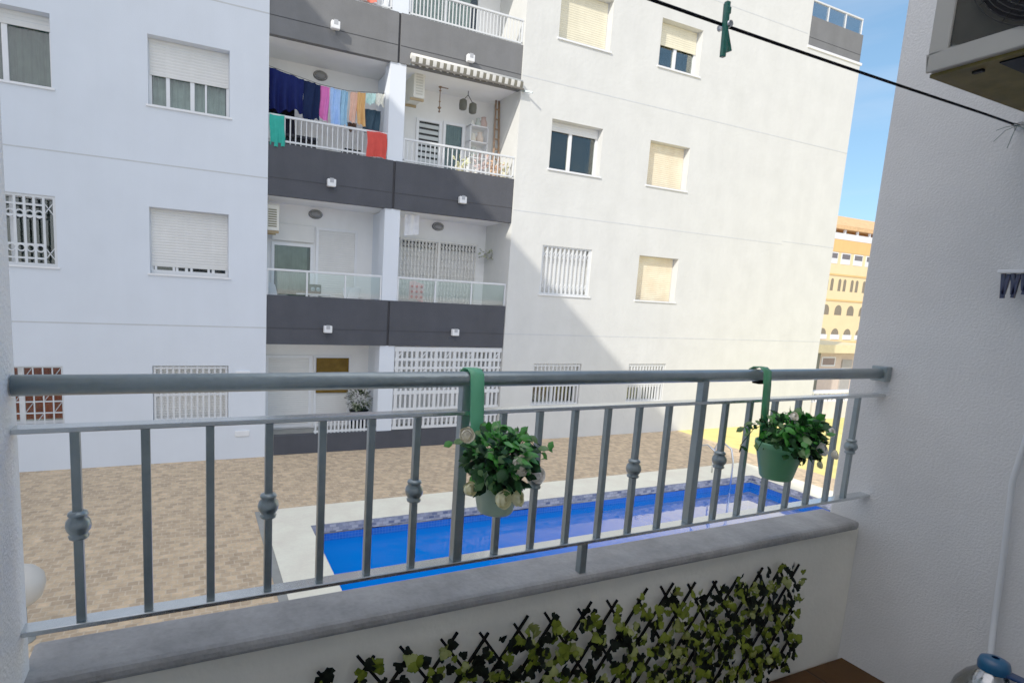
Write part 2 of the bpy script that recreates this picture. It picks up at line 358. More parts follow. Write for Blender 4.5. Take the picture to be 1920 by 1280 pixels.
def shutter(b, x0, x1, z0, z1, y):
    n = max(2, int((z1 - z0) / .05)); h = (z1 - z0) / n
    for k in range(n):
        a = z0 + k * h
        b.face([(x0, y, a), (x1, y, a), (x1, y - .006, a + h * .5), (x0, y - .006, a + h * .5)])
        b.face([(x0, y - .006, a + h * .5), (x1, y - .006, a + h * .5), (x1, y, a + h * .97), (x0, y, a + h * .97)])
    b.box(x0, x1, y - .016, y + .006, z0 - .03, z0)
def frame(b, x0, x1, z0, z1, y, w=.05, d=.05, mull=()):
    b.box(x0, x1, y, y + d, z1 - w, z1); b.box(x0, x1, y, y + d, z0, z0 + w)
    b.box(x0, x0 + w, y, y + d, z0 + w, z1 - w); b.box(x1 - w, x1, y, y + d, z0 + w, z1 - w)
    for (t, mw) in mull:
        c = x0 + (x1 - x0) * t; b.box(c - mw / 2, c + mw / 2, y - .003, y + d, z0 + w, z1 - w)
def curtain(b, x0, x1, z0, z1, y, waves=9, amp=.03):
    b.sheet(lambda u, v: (x0 + (x1 - x0) * u, y + amp * math.sin(u * waves * 6.283) + amp * .5 * math.sin(u * waves * 2.3 * 6.283 + 1), z0 + (z1 - z0) * v), 90, 2)
def window(h, close, shut, mull=((.5, .08),), curt=None, grille=None, inner=BLACKI, label=None, gap=False, parent=block, y=FY, box=True):
    x0, x1, z0, z1 = h; yy = y + .20
    b = MB(); frame(b, x0, x1, z0, z1, yy, mull=mull); w = b.build('window', PVC, parent)
    if label: w['label'] = label
    MB().box(x0 + .05, x1 - .05, yy + .028, yy + .034, z0 + .05, z1 - .05).build('pane', PANE, w)
    MB().box(x0 - .04, x1 + .04, y - .035, yy, z0 - .035, z0).build('sill', PVC if z0 > 0 else SHUT_W, w)
    MB().box(x0, x1, y + .60, y + .62, z0, z1).box(x0 - .01, x0, y + .26, y + .6, z0, z1).box(x1, x1 + .01, y + .26, y + .6, z0, z1).build('room', inner, w)
    if curt:
        bb = MB(); curtain(bb, x0 + .06, x1 - .06, z0 + .05, z1 - .1, y + .36); bb.build('curtain', curt, w)
    if close > 0:
        bb = MB(); shutter(bb, x0 + .02, x1 - .02, z1 - (z1 - z0) * close, z1 - .004, yy - .012); bb.build('shutter', shut, w)
    if grille == 'bars':
        bb = MB(); yg = y + .035; n = 12
        for k in range(n + 1):
            c = x0 + .04 + (x1 - x0 - .08) * k / n; bb.box(c - .016, c + .016, yg, yg + .02, z0 + .02, z1 - .02)
        for z in (z0 + .03, z1 - .05, z1 - .24, z0 + (z1 - z0) * .47): bb.box(x0 + .02, x1 - .02, yg - .004, yg + .024, z - .018, z + .018)
        bb.build('grille', RAILW, w)
    if grille == 'scissor':
        bb = MB(); yg = y + .04; n = 11
        for k in range(n + 1):
            c = x0 + .05 + (x1 - x0 - .1) * k / n; bb.box(c - .02, c + .02, yg, yg + .02, z0 + .02, z1 - .02)
        for k in range(n):
            a = x0 + .05 + (x1 - x0 - .1) * k / n; c = x0 + .05 + (x1 - x0 - .1) * (k + 1) / n
            for zz in (z1 - .3, z0 + .1):
                bb.bar((a, yg + .026, zz), (c, yg + .026, zz + .2), .018, .008); bb.bar((c, yg + .034, zz), (a, yg + .034, zz + .2), .018, .008)
        frame(bb, x0, x1, z0, z1, yg - .01, .035, .04); bb.build('grille', RAILW, w)
    if grille == 'rings':
        bb = MB(); yg = y + .03; frame(bb, x0, x1, z0, z1, yg, .045, .03); n = 9
        st = (x1 - x0 - .09) / n
        for k in range(1, n): c = x0 + .045 + st * k; bb.box(c - .018, c + .018, yg + .002, yg + .022, z0 + .04, z1 - .04)
        for k in range(n):
            c = x0 + .045 + st * (k + .5)
            if k in (0, n - 1):
                for s_ in (-1, 1):
                    for zz in (z0 + .12, z1 - .32): bb.bar((c - st / 2, yg + .028, zz + (0 if s_ > 0 else .2)), (c + st / 2, yg + .028, zz + (.2 if s_ > 0 else 0)), .022, .01)
                continue
            for zz in (z0 + .30, z1 - .33):
                bb.tube([(c + st * .42 * math.cos(a * 6.283 / 12), yg + .012, zz + st * .42 * math.sin(a * 6.283 / 12)) for a in range(13)], .013, 5, cap=False)
            for zz in (z0 + .13, z1 - .17, (z0 + z1) / 2 - .24, (z0 + z1) / 2 + .24): bb.box(c - st / 2, c + st / 2, yg + .004, yg + .02, zz - .014, zz + .014)
        bb.build('grille', RAILW, w)
    if grille == 'lattice':
        bb = MB(); yg = y + .03; n = 9
        for k in range(n + 1):
            c = x0 + .02 + (x1 - x0 - .04) * k / n; bb.box(c - .008, c + .008, yg, yg + .02, z0, z1)
        for k in range(6):
            z = z0 + .02 + (z1 - z0 - .04) * k / 5; bb.box(x0, x1, yg + .002, yg + .024, z - .008, z + .008)
        for k in range(n):
            for j in range(5):
                if (k + j) % 3 == 0:
                    a = x0 + .02 + (x1 - x0 - .04) * k / n; c = a + (x1 - x0 - .04) / n; z = z0 + .02 + (z1 - z0 - .04) * j / 5
                    bb.bar((a, yg + .03, z), (c, yg + .03, z + (z1 - z0) / 5), .009, .006)
        bb.build('grille', RAILW, w)
    if gap:   # half open last slats: a row of dark slots
        bb = MB()
        for k in range(4):
            a = x0 + .07 + (x1 - x0 - .14) * k / 4; bb.box(a, a + .04, yy - .02, yy, z0 + .06, z0 + (z1 - z0) * (1 - close) - .03)
        bb.box(x0 + .02, x1 - .02, yy - .025, yy, z0, z0 + .07); bb.build('shutter_guide', PVC, w)
    return w
window(LW[0], .17, SHUT_W, curt=CURT, label='top left window with grey green curtain')
window(LW[1], .50, SHUT_W, mull=((.23, .06), (.53, .07), (.70, .03)), curt=CURT2)
window(LW[2], 0, SHUT_W, grille='rings', label='window behind white scrolled grille')
window(LW[3], .86, SHUT_W, mull=((.33, .04), (.45, .05), (.8, .05)), gap=True)
window(LW[4], 0, SHUT_W, grille='lattice', inner=REDI, label='window with red brown boards behind white lattice')
window(LW[5], 1.0, SHUT_W, grille='bars')
window(LW[6], 1.0, SHUT_W); window(LW[7], 1.0, SHUT_W)
window(RW[0], 1.0, SHUT_C, label='sunlit cream shutter')
window(RW[1], .45, SHUT_C)
window(RW[2], .16, SHUT_W, mull=((.46, .08),))
window(RW[3], 1.0, SHUT_O, label='closed shutter striped peach and cream')
window(RW[4], 1.0, SHUT_W, grille='scissor')
window(RW[5], 1.0, SHUT_O, label='closed peach shutter')
window(RW[6], .45, SHUT_W, grille='bars'); window(RW[7], .6, SHUT_W, grille='bars')

# balcony stack between the two walls
LEV = [(-1.18, -.165), (1.81, 2.82), (4.80, 5.78), (7.80, 8.80)]      # charcoal bands
JX = 3.985
b = MB(); b.box(1.36, 6.97, BY, BY + .1, GZ, TOPZ)
b.build('wall', WHITE_B, block)
for (z0, z1) in LEV:
    for (x0, x1) in ((1.365, JX - .03), (JX + .03, 6.965)):
        p = MB().box(x0, x1, FY + .03, FY + .16, z0, z1).build('balcony_band', DARK_LIT if z0 > 4 else DARK, block)
        zz = z0 + .34
        MB().box(x0, x1, FY + .026, FY + .03, zz - .008, zz + .008).build('band_groove', DARKJ, p)
    MB().box(JX - .03, JX + .03, FY + .07, FY + .15, z0, z1).build('band_joint', DARKJ, block)
    MB().box(1.365, 6.965, FY + .16, BY, z0 + .03, z0 + .30).build('balcony_slab', WHITE_B, block)
segs = [(GZ, -1.18), (-.165, 1.81), (2.82, 4.80), (5.78, 7.80)]
for (z0, z1) in segs:
    b = MB().box(3.82, 4.17, FY + .06, FY + .42, z0, z1); b.box(3.93, 4.07, FY + .42, BY, z0, z1)
    b.build('pillar', WHITE_L, block)
b = MB().box(1.365, 6.965, FY + .04, FY + .2, GZ, -3.14)
b.build('plinth', DARK, block)
MB().box(1.365, 6.965, FY + .2, BY, GZ, -3.30).build('balcony_slab', CONC, block)
# roof terrace corner
p = MB().box(16.50, 18.95, FY + .02, FY + .16, 7.80, 8.62).build('balcony_band', DARK_LIT, block)
MB().box(16.50, 18.95, FY + .016, FY + .02, 8.04, 8.055).build('band_groove', DARKJ, p)
b = MB().box(18.80, 18.952, FY + .16, 22, 7.80, 8.62); b.build('balcony_band', DARK_LIT, block)
MB().box(16.46, 19.0, FY - .03, FY + .3, 7.74, 7.80).build('band_coping', PVC, block)
# doors inside the balconies (parts of the block)
def door(x0, x1, z0, z1, y=BY, kind='glass', curt=None, mull=((.5, .07),)):
    b = MB(); frame(b, x0, x1, z0, z1, y - .06, .06, .055, mull if kind == 'glass' else ()); d = b.build('door', PVC, block)
    if kind == 'glass':
        MB().box(x0 + .06, x1 - .06, y - .03, y - .024, z0 + .06, z1 - .06).build('pane', PANE, d)
        MB().box(x0 + .05, x1 - .05, y - .008, y - .004, z0 + .05, z1 - .05).build('room', BLACKI, d)
        if curt:
            bb = MB(); curtain(bb, x0 + .08, x0 + (x1 - x0) * .86, z0 + .06, z1 - .06, y - .016, 7, .004); bb.build('curtain', curt, d)
    elif kind == 'shutter':
        bb = MB(); shutter(bb, x0 + .05, x1 - .05, z0 + .06, z1 - .05, y - .02); bb.build('shutter', SHUT_W, d)
    elif kind == 'louvre':
        MB().box(x0 + .05, x1 - .05, y - .012, y - .006, z0 + .05, z1 - .05).build('room', BLACKI, d)
        bb = MB(); n = int((z1 - z0) / .14)
        for k in range(n):
            z = z0 + .06 + (z1 - z0 - .12) * k / n; bb.box(x0 + .05, x1 - .05, y - .035, y - .02, z, z + .075)
        bb.build('louvres', mat('grey_louvre', (.42, .46, .46), .5, .1), d)
    return d
door(4.90, 5.55, 2.2, 4.17, kind='louvre'); door(5.60, 6.17, 2.2, 4.20, curt=CURT, mull=())
door(1.60, 2.52, -.85, .99, curt=CURT, mull=()); door(2.58, 3.55, -.85, 1.40, kind='shutter')
MB().box(1.60, 2.52, BY - .12, BY, 1.03, 1.40).build('shutter_box', SHUT_W, block, .01)
door(1.50, 2.54, -3.25, -1.55, kind='shutter'); door(2.60, 3.48, -3.25, -1.55, kind='shutter')
MB().box(2.64, 3.42, BY - .11, BY - .08, -2.44, -1.60).build('window_board', GOLDB, block)
door(1.6, 3.4, 5.1, 7.2, kind='shutter'); door(4.6, 6.4, 5.1, 7.2, kind='glass', curt=CURT2)
# folding gate, first floor right
d = door(4.58, 6.68, -.85, 1.34, kind='shutter', y=BY)
bb = MB(); n = 22
for k in range(n + 1):
    c = 4.62 + 2.02 * k / n; bb.box(c - .016, c + .016, BY - .14, BY - .12, -.82, 1.30)
for zz in (1.12, .9, .68, .46, .24, .0, -.25):
    for k in range(n):
        a = 4.62 + 2.02 * k / n; e = 4.62 + 2.02 * (k + 1) / n
        bb.bar((a, BY - .148, zz), (e, BY - .148, zz + .14), .014, .006); bb.bar((e, BY - .156, zz), (a, BY - .156, zz + .14), .014, .006)
bb.box(5.57, 5.63, BY - .17, BY - .11, -.85, 1.34); bb.box(4.58, 6.68, BY - .16, BY - .11, 1.30, 1.35); bb.build('folding_gate', mat('gate_paint', (.66, .64, .58), .5, .08), d)
MB().box(4.62, 6.64, BY - .075, BY - .07, 1.14, 1.28).build('room', BLACKI, d)
# ground floor lattice screen, right bay
scr = MB(); x0, x1, z0, z1 = 4.18, 6.95, -3.12, -1.2; yg = FY + .05
rows = [(-1.30, -1.46), (-1.52, -1.66), (-1.71, -1.84), (-1.90, -2.02), (-2.08, -2.22), (-2.30, -2.62), (-2.70, -2.8), (-2.88, -3.06)]
ncol = 22; cw = (x1 - x0 - .12) / ncol; cx = [x0 + .06 + cw * k for k in range(ncol + 1)]
zcur = z1
for (a, c) in rows:
    scr.box(x0, x1, yg, yg + .05, a, zcur); zcur = c
scr.box(x0, x1, yg, yg + .05, z0, zcur)
for k in range(ncol + 1):
    w = .075 if k % 4 == 0 else .045
    for (a, c) in rows: scr.box(cx[k] - w / 2, cx[k] + w / 2, yg + .004, yg + .046, c, a)
for k in (0, 5, 10, 15, 21):
    for (a, c) in rows[:6:2]: scr.bar((cx[k], yg + .02, c), (cx[k + 1], yg + .02, a), .03, .02)
scr.build('lattice_screen', RAILW, block)
scr = MB()
for k in range(17): scr.box(2.42 + .085 * k, 2.45 + .085 * k, FY + .10, FY + .13, -3.14, -2.78)
scr.box(2.40, 3.82, FY + .09, FY + .14, -2.80, -2.75); scr.box(2.4, 3.82, FY + .09, FY + .14, -3.12, -3.08)
scr.build('low_grille', RAILW, block)

# railings on the bands
def railing(x0, x1, zb, zt, label, glass=False, step=.105):
    t = thing('balcony_railing', label, 'railing', ((x0 + x1) / 2, FY + .09, zb), 'white railings on the balconies across the courtyard')
    y = FY + .09
    MB().box(x0, x1, y - .025, y + .025, zt - .04, zt).build('top_rail', RAILW, t, .006)
    b = MB(); n = max(2, int(round((x1 - x0) / (.95 if glass else step))))
    for k in range(n + 1):
        c = min(max(x0 + (x1 - x0) * k / n, x0 + .016), x1 - .016); w = .016 if k in (0, n) or glass else .0075
        MB().box(c - w, c + w, y - w, y + w, zb, zt - .04).build('post' if k in (0, n) or glass else 'bar', RAILW, t)
    if glass: MB().box(x0 + .03, x1 - .03, y - .006, y + .006, zb + .03, zt - .05).build('glass_panel', CLEAR, t)
    else: MB().box(x0, x1, y - .016, y + .016, zb + .04, zb + .07).build('bottom_rail', RAILW, t)
    return t
railing(1.37, 3.81, 2.82, 3.36, 'white barred balcony railing below the hanging laundry')
railing(4.18, 6.96, 2.82, 3.33, 'white barred balcony railing under the striped awning')
railing(1.37, 3.81, -.165, .37, 'glazed balcony railing in front of the white chairs', True)
railing(4.18, 6.96, -.165, .37, 'glazed balcony railing in front of the folding gate', True)
railing(1.37, 3.81, 5.78, 6.34, 'white barred railing of the topmost visible balcony, left of its pillar')
railing(4.18, 6.96, 5.78, 6.34, 'white barred railing of the topmost visible balcony, right of its pillar', step=.085)
railing(16.5, 18.93, 8.62, 9.1, 'glazed railing on the roof terrace corner against the sky', True)

# square lamps on the bands
names = {(0, 0): 'lowest left', (0, 1): 'lowest right', (1, 0): 'middle left', (1, 1): 'middle right', (2, 0): 'upper left', (2, 1): 'upper right'}
where = {(0, 0): 'white square lamp on the lowest charcoal band above the brown board', (0, 1): 'white square lamp on the lowest charcoal band above the lattice screen',
         (1, 0): 'white square lamp on the band below the red towel balcony', (1, 1): 'white square lamp on the half shaded band below the plants',
         (2, 0): 'white square lamp on the top band casting a long shadow', (2, 1): 'white square lamp on the top band just above the awning'}
for i, z in enumerate((-.82, 2.18, 5.19)):
    for j, x in enumerate((2.61, 5.60)):
        t = thing('wall_lamp', where[(i, j)], 'lamp', (x, FY + .03, z), 'square lamps on the charcoal bands')
        MB().box(x - .035, x + .035, FY - .02, FY + .03, z - .05, z + .05).build('bracket', GREYM, t)
        b = MB().box(x - .085, x + .085, FY - .12, FY - .02, z - .085, z + .06); b.build('housing', PVC, t, .012)
        MB().box(x - .04, x + .04, FY - .126, FY - .12, z - .01, z + .075).build('lens', mat('lamp_lens', (.3, .31, .33), .3, .05), t)
def bulkhead(x, z, label):
    t = thing('bulkhead_lamp', label, 'lamp', (x, BY, z), 'oval bulkhead lamps high on the balcony back walls')
    MB().lathe((x, BY, z), [(.16, 0), (.16, -.03), (.14, -.05)], 18, axis='y').build('rim', mat('grey_rim', (.10, .10, .10), .5, .1), t)
    MB().lathe((x, BY, z), [(.128, -.05), (.1, -.08), (.05, -.1), (.001, -.105)], 18, axis='y').build('glass_dome', mat('dusty_dome', (.15, .15, .145), .4, .1), t)
    t.scale = (1, 1, .66)
bulkhead(2.60, 4.66, 'grey round lamp on the back wall above the laundry'); bulkhead(2.56, 1.68, 'grey round lamp on the back wall above the curtained door')
bulkhead(5.60, 1.70, 'grey round lamp on the back wall above the folding gate')

# air conditioners on the opposite balconies
def small_ac(x, y, z, w, h, label, side=True):
    t = thing('air_conditioner', label, 'air conditioner', (x, y, z))
    MB().box(x, x + w, y, y + .6, z, z + h).build('casing', mat('small_ac_casing', (.68, .66, .56), .5, .06), t, .012)
    b = MB(); n = 8
    for k in range(n): b.box(x + .05, x + w - .05, y - .008, y, z + .07 + (h - .14) * k / n, z + .07 + (h - .14) * k / n + .028)
    b.build('side_louvres', mat('louvre_tan', (.46, .44, .36), .6, .1) if side else mat('louvre_dark', (.12, .105, .05), .6, .1), t)
    for yy in (.03, .5): MB().box(x - .06, x + w, y + yy, y + yy + .05, z - .05, z).build('bracket', mat('rusty_bracket', (.28, .19, .08), .7, .2), t)
small_ac(4.50, 12.45, 4.33, .26, .60, 'cream air conditioner beside the pillar under the awning')
small_ac(1.38, 12.45, 1.16, .27, .52, 'beige air conditioner with dark grille above the curtained door', False)

# awning
aw = thing('awning', 'rolled striped awning above the plant filled balcony', 'awning', (5.58, FY - .05, 4.85))
STR = mat('awning_cloth', (.62, .60, .54), .85, .1)
STRD = mat('awning_stripe', (.10, .09, .06), .85, .1)
b = MB(); b.tube([(4.22, FY - .07, 4.95), (6.94, FY - .07, 4.93)], .055, 12); b.build('roller', STR, aw)
b = MB()
for k in range(34):
    a = 4.22 + 2.72 * k / 34; e = 4.22 + 2.72 * (k + 1) / 34
    b.sheet(lambda u, v: (a + (e - a) * u, FY - .14 + .04 * v * v, 4.93 - .15 * v - .02 * math.sin(u * 3.14) * v), 2, 3, k % 2)
b.build('valance', [STR, STRD], aw)
MB().bar((4.20, FY - .12, 4.80), (6.97, FY - .12, 4.78), .035).build('front_bar', mat('awning_bar', (.07, .06, .045), .6, .1), aw)
MB().bar((4.24, FY + .2, 4.84), (4.24, FY - .12, 4.80), .03).bar((6.98, FY + .02, 4.80), (7.16, FY - .2, 4.72), .035).build('arm', GREYM, aw)

# laundry, second floor left
LY = 12.33
cl = MB(); pts = [(1.37, LY, 4.32), (1.8, LY, 4.25), (2.4, LY, 4.16), (3.0, LY, 4.14), (3.81, LY, 4.24)]
tag(cl.tube(pts, .006, 5).build('washing_line', BLK), 'thin dark washing line strung across the shaded balcony', 'washing line')
def line_z(x):
    for (p, q) in zip(pts, pts[1:]):
        if p[0] <= x <= q[0]: return p[2] + (q[2] - p[2]) * (x - p[0]) / (q[0] - p[0])
    return 4.2
def cloth(name, x0, x1, zb0, zb1, m, label, cat, dy=0, waves=2.0, amp=.035, drop=None, mats2=None):
    b = MB(); ph = random.random() * 6
    def fn(u, v):
        x = x0 + (x1 - x0) * u; zt = drop if drop is not None else line_z(min(max(x, 1.37), 3.81)) - .008
        zb = zb0 + (zb1 - zb0) * u + .025 * math.sin(u * 9 + ph) + .012 * math.sin(u * 23 + 2 * ph); zt -= .012 * abs(math.sin(u * (x1 - x0) * 10 + ph))
        return (x + .015 * math.sin(v * 5 + ph) * v, LY + dy + amp * (.3 + v) * math.sin(u * waves * 6.283 + ph) + .015 * math.sin(u * 17 + v * 4), zt + (zb - zt) * v)
    b.sheet(fn, 40, 18)
    return tag(b.build(name, m), label, cat, 'laundry hanging on the shaded balcony')
F = lambda n, c, v=.15: mat('cloth_' + n, c, .95, v, 9, spec=.1)
cloth('sheet', 1.40, 2.08, 3.50, 3.55, F('navy', (.002, .004, .036)), 'large navy sheet at the left end of the washing line', 'sheet', waves=3.2, amp=.06)
cloth('trousers', 2.08, 2.42, 3.42, 3.46, F('dark_navy', (.002, .005, .022)), 'dark navy trousers hanging left of the pink top', 'trousers', waves=1.5)
cloth('dark_towel', 1.42, 1.95, 3.05, 3.05, F('black', (.004, .004, .007)), 'black towel hanging behind the navy sheet', 'towel', dy=.25, drop=3.75)
cloth('top', 2.42, 2.61, 3.52, 3.44, F('pink', (.62, .09, .36)), 'pink top hanging between navy and pale blue cloths', 'top', waves=1.2)
cloth('shirt', 2.63, 2.84, 3.42, 3.40, F('pale_blue', (.25, .45, .85)), 'pale blue shirt next to the pink top', 'shirt', waves=1.4)
cloth('shirt', 2.84, 3.0, 3.42, 3.46, F('steel_blue', (.2, .42, .62)), 'steel blue shirt next to the pale blue one', 'shirt', waves=1.1)
cloth('blouse', 3.05, 3.20, 3.55, 3.52, F('coral', (.72, .38, .26)), 'coral and peach blouse left of the tan one', 'blouse', waves=1.2)
cloth('blouse', 3.20, 3.37, 3.52, 3.50, F('tan', (.62, .31, .09)), 'tan blouse beside the coral one', 'blouse', waves=1.3)
cloth('towel', 3.39, 3.60, 3.97, 3.97, F('mint', (.45, .75, .68)), 'short mint towel near the pillar end of the line', 'towel', waves=1)
cloth('towel', 3.60, 3.79, 3.98, 3.98, F('cream', (.75, .74, .62)), 'short cream towel touching the pillar end of the line', 'towel', waves=1)
cloth('trousers', 3.40, 3.78, 3.42, 3.42, F('slate', (.018, .038, .06)), 'slate trousers hanging below the mint and cream towels', 'trousers', dy=.2, drop=3.93, waves=1.5)
cloth('trousers', 3.04, 3.24, 3.40, 3.38, F('brown', (.06, .035, .025)), 'brown shorts half hidden under the blouses', 'shorts', dy=.16, drop=3.58, waves=1)
def drape(x0, x1, zt, zb, m, label, y=FY + .09):
    b = MB(); ph = random.random() * 5
    def fn(u, v):
        x = x0 + (x1 - x0) * u + .01 * math.sin(v * 7 + ph)
        if v < .15: return (x, y + .05 * (1 - v / .15), zt + .012)
        w = (v - .15) / .85; return (x, y - .045 - .028 * w * math.sin(u * 14 + ph) - .02 * w, zt + .01 - (zt - zb) * w + .012 * math.sin(u * 6 + ph))
    b.sheet(fn, 22, 14); return tag(b.build('towel', m), label, 'towel')
drape(1.39, 1.68, 3.36, 2.74, F('teal', (.012, .26, .19)), 'teal towel draped over the railing at its left end')
drape(3.36, 3.80, 3.36, 2.82, F('red', (.50, .030, .022)), 'red towel draped over the railing beside the pillar')
drape(2.95, 3.45, 6.34, 5.82, F('scarlet', (.7, .1, .06)), 'scarlet cloth over the topmost balcony railing at the picture edge')

sb = thing('storage_box', 'black storage box on the balcony floor behind the railing under the navy sheet', 'box', (2.05, 12.7, 2.12))
MB().box(1.72, 2.40, 12.5, 12.9, 2.12, 3.08).build('body', BLK, sb, .02); MB().box(1.70, 2.42, 12.48, 12.92, 3.08, 3.14).build('lid', mat('dark_lid', (.012, .012, .016), .6, .1, spec=.1), sb, .01)
sb = thing('chest', 'dark grey chest behind the railing next to the red towel', 'chest', (3.2, 12.7, 2.12))
MB().box(3.02, 3.34, 12.5, 12.85, 2.12, 2.98).build('body', mat('dark_chest', (.015, .016, .02), .7, .2, spec=.1), sb, .02); MB().box(3.0, 3.36, 12.48, 12.87, 2.98, 3.03).build('lid', BLK, sb, .01)
# second floor right: plants and hanging things
def pot_plant(x, y, z, r, h, leafc, potc, label, n=60, spread=.22, rise=.3, L=.12, name='potted_plant'):
    t = thing(name, label, 'plant', (x, y, z))
    MB().lathe((x, y, z), [(.001, 0), (r * .7, 0), (r, h), (r * .9, h), (.001, h * .93)], 14).build('pot', mat('pot_' + label[:14].replace(' ', '_'), potc, .7, .1), t)
    b = MB()
    for k in range(n):
        a = random.random() * 6.283; e = random.random(); d = Vector((math.cos(a) * spread, math.sin(a) * spread, rise * (.2 + e)))
        c = Vector((x, y, z + h)) + d * random.random(); b.leaf(c, d + Vector((0, 0, -.1 * random.random())), (random.random() - .5, -1, .6), L * (.6 + .7 * random.random()), L * .45, 0)
    b.build('foliage', mat('leaf_' + label[:14].replace(' ', '_'), leafc, .6, .5, 12), t)
    return t
pot_plant(5.72, 12.4, 2.85, .13, .16, (.62, .62, .30), (.7, .62, .3), 'yellow green plant in a cream pot behind the railing', 50, .18, .16, .1)
pot_plant(6.28, 12.45, 2.85, .12, .15, (.42, .30, .28), (.3, .26, .25), 'mauve leaved plant in a grey pot behind the railing', 50, .16, .3, .1)
pot_plant(6.62, 12.4, 2.85, .12, .18, (.45, .24, .13), (.62, .36, .2), 'russet plant in a terracotta pot near the sunlit end', 55, .18, .26, .1)
pot_plant(6.84, 12.35, 2.85, .10, .14, (.45, .42, .2), (.72, .65, .4), 'small olive plant in a pale pot at the balcony corner', 40, .1, .24, .08)
w = thing('wind_chime', 'long beaded wind chime hanging between the balcony lamp and doors', 'ornament', (5.32, 12.9, 4.2))
MB().tube([(5.32, 12.9, 4.98), (5.32, 12.9, 4.25)], .014, 6).build('cord', WOOD, w)
b = MB()
for (z, r) in ((4.95, .03), (4.82, .05), (4.74, .035), (4.5, .03), (4.36, .05), (4.28, .035)): MB().lathe((5.32, 12.9, z), [(.001, -r), (r, 0), (.001, r)], 8).build('bead', WOOD, w)
MB().box(5.32, 5.52, 12.89, 12.91, 4.81, 4.86).build('wind_catcher', WOOD, w)
w = thing('hanging_lantern', 'pair of dark lanterns hanging from the awning balcony ceiling', 'lantern', (6.0, 12.8, 4.4))
b = MB().tube([(6.0, 12.8, 5.0), (6.0, 12.8, 4.72)], .012, 6).tube([(6.0, 12.8, 4.74), (5.9, 12.8, 4.62)], .01, 6).tube([(6.0, 12.8, 4.74), (6.13, 12.8, 4.58)], .01, 6); b.build('chain', BLK, w)
for (x, z) in ((5.88, 4.5), (6.14, 4.46)):
    MB().lathe((x, 12.8, z), [(.02, .14), (.09, .1), (.1, .0), (.09, -.1), (.05, -.12), (.001, -.12)], 10).build('lantern', mat('lantern_dark', (.05, .05, .035), .6, .2), w)
w = thing('wall_shelf', 'white shelf crowded with trinkets on the balcony back wall', 'shelf', (6.4, 13.15, 3.4))
b = MB()
for z in (2.95, 3.4, 3.78, 4.15): b.box(6.22, 6.72, 13.02, 13.29, z, z + .025)
b.box(6.22, 6.245, 13.02, 13.29, 2.6, 4.2); b.box(6.695, 6.72, 13.02, 13.29, 2.6, 4.2); b.build('boards', PVC, w)
tr = [(.62, .5, .4), (.7, .68, .6), (.4, .45, .4), (.45, .3, .25), (.65, .62, .5)]
VL = ['sandy vase on the lowest board of the balcony shelf, left', 'off white vase on the lowest board of the balcony shelf, right', 'grey green vase on the second board of the balcony shelf, left',
      'brown vase on the second board of the balcony shelf, right', 'pale vase on the third board of the balcony shelf, left', 'sandy vase on the third board of the balcony shelf, right',
      'off white vase at the left end of the shelf top', 'grey green vase in the middle of the shelf top', 'brown vase at the right end of the shelf top']
for k, (x, z) in enumerate(((6.32, 2.975), (6.5, 2.975), (6.36, 3.425), (6.56, 3.425), (6.34, 3.805), (6.52, 3.805), (6.3, 4.175), (6.45, 4.175), (6.6, 4.175))):
    r = .05 + .02 * (k % 3)
    tag(MB().lathe((x, 13.1, z), [(.001, 0), (r, 0), (r * 1.1, r), (r * .6, r * 2.2), (r * .75, r * 2.6), (.001, r * 2.6)], 10).build('vase', mat('trinket%d' % (k % 5), tr[k % 5], .5, .1)),
        VL[k], 'vase', 'trinkets on the balcony shelf')
w = thing('wooden_ladder', 'narrow brown wooden ladder leaning in the sunlit balcony corner', 'ladder', (6.84, 12.9, 2.9))
for (a, c) in (((6.68, 12.6, 2.9), (6.86, 13.0, 4.86)), ((6.90, 12.7, 2.9), (6.94, 13.0, 4.86))): MB().bar(a, c, .045, .03).build('rail', WOOD, w)
for k in range(7):
    t_ = .12 + k * .125; MB().bar((6.68 + .18 * t_, 12.6 + .4 * t_, 2.9 + 1.96 * t_), (6.90 + .04 * t_, 12.7 + .3 * t_, 2.9 + 1.96 * t_), .03).build('rung', WOOD, w)
# first floor balconies
t = thing('patio_table', 'small round white patio table between white chairs on the glazed balcony', 'table', (2.45, 12.75, -.88))
MB().lathe((2.45, 12.75, -.14), [(.001, 0), (.38, 0), (.38, .03), (.001, .03)], 20).build('table_top', PVC, t)
for a in range(4): MB().bar((2.45 + .25 * math.cos(a * 1.57 + .7), 12.75 + .25 * math.sin(a * 1.57 + .7), -.85), (2.45 + .2 * math.cos(a * 1.57 + .7), 12.75 + .2 * math.sin(a * 1.57 + .7), -.14), .03).build('leg', PVC, t)
t = thing('radio', 'black box shaped radio on the white patio table', 'radio', (2.46, 12.7, -.11))
MB().box(2.34, 2.60, 12.62, 12.74, -.11, .10).build('body', BLK, t, .02)
MB().lathe((2.41, 12.62, -.01), [(.001, -.006), (.045, -.006), (.05, 0)], 12, axis='y').lathe((2.53, 12.62, -.01), [(.001, -.006), (.045, -.006), (.05, 0)], 12, axis='y').build('speaker_grille', GREYM, t)
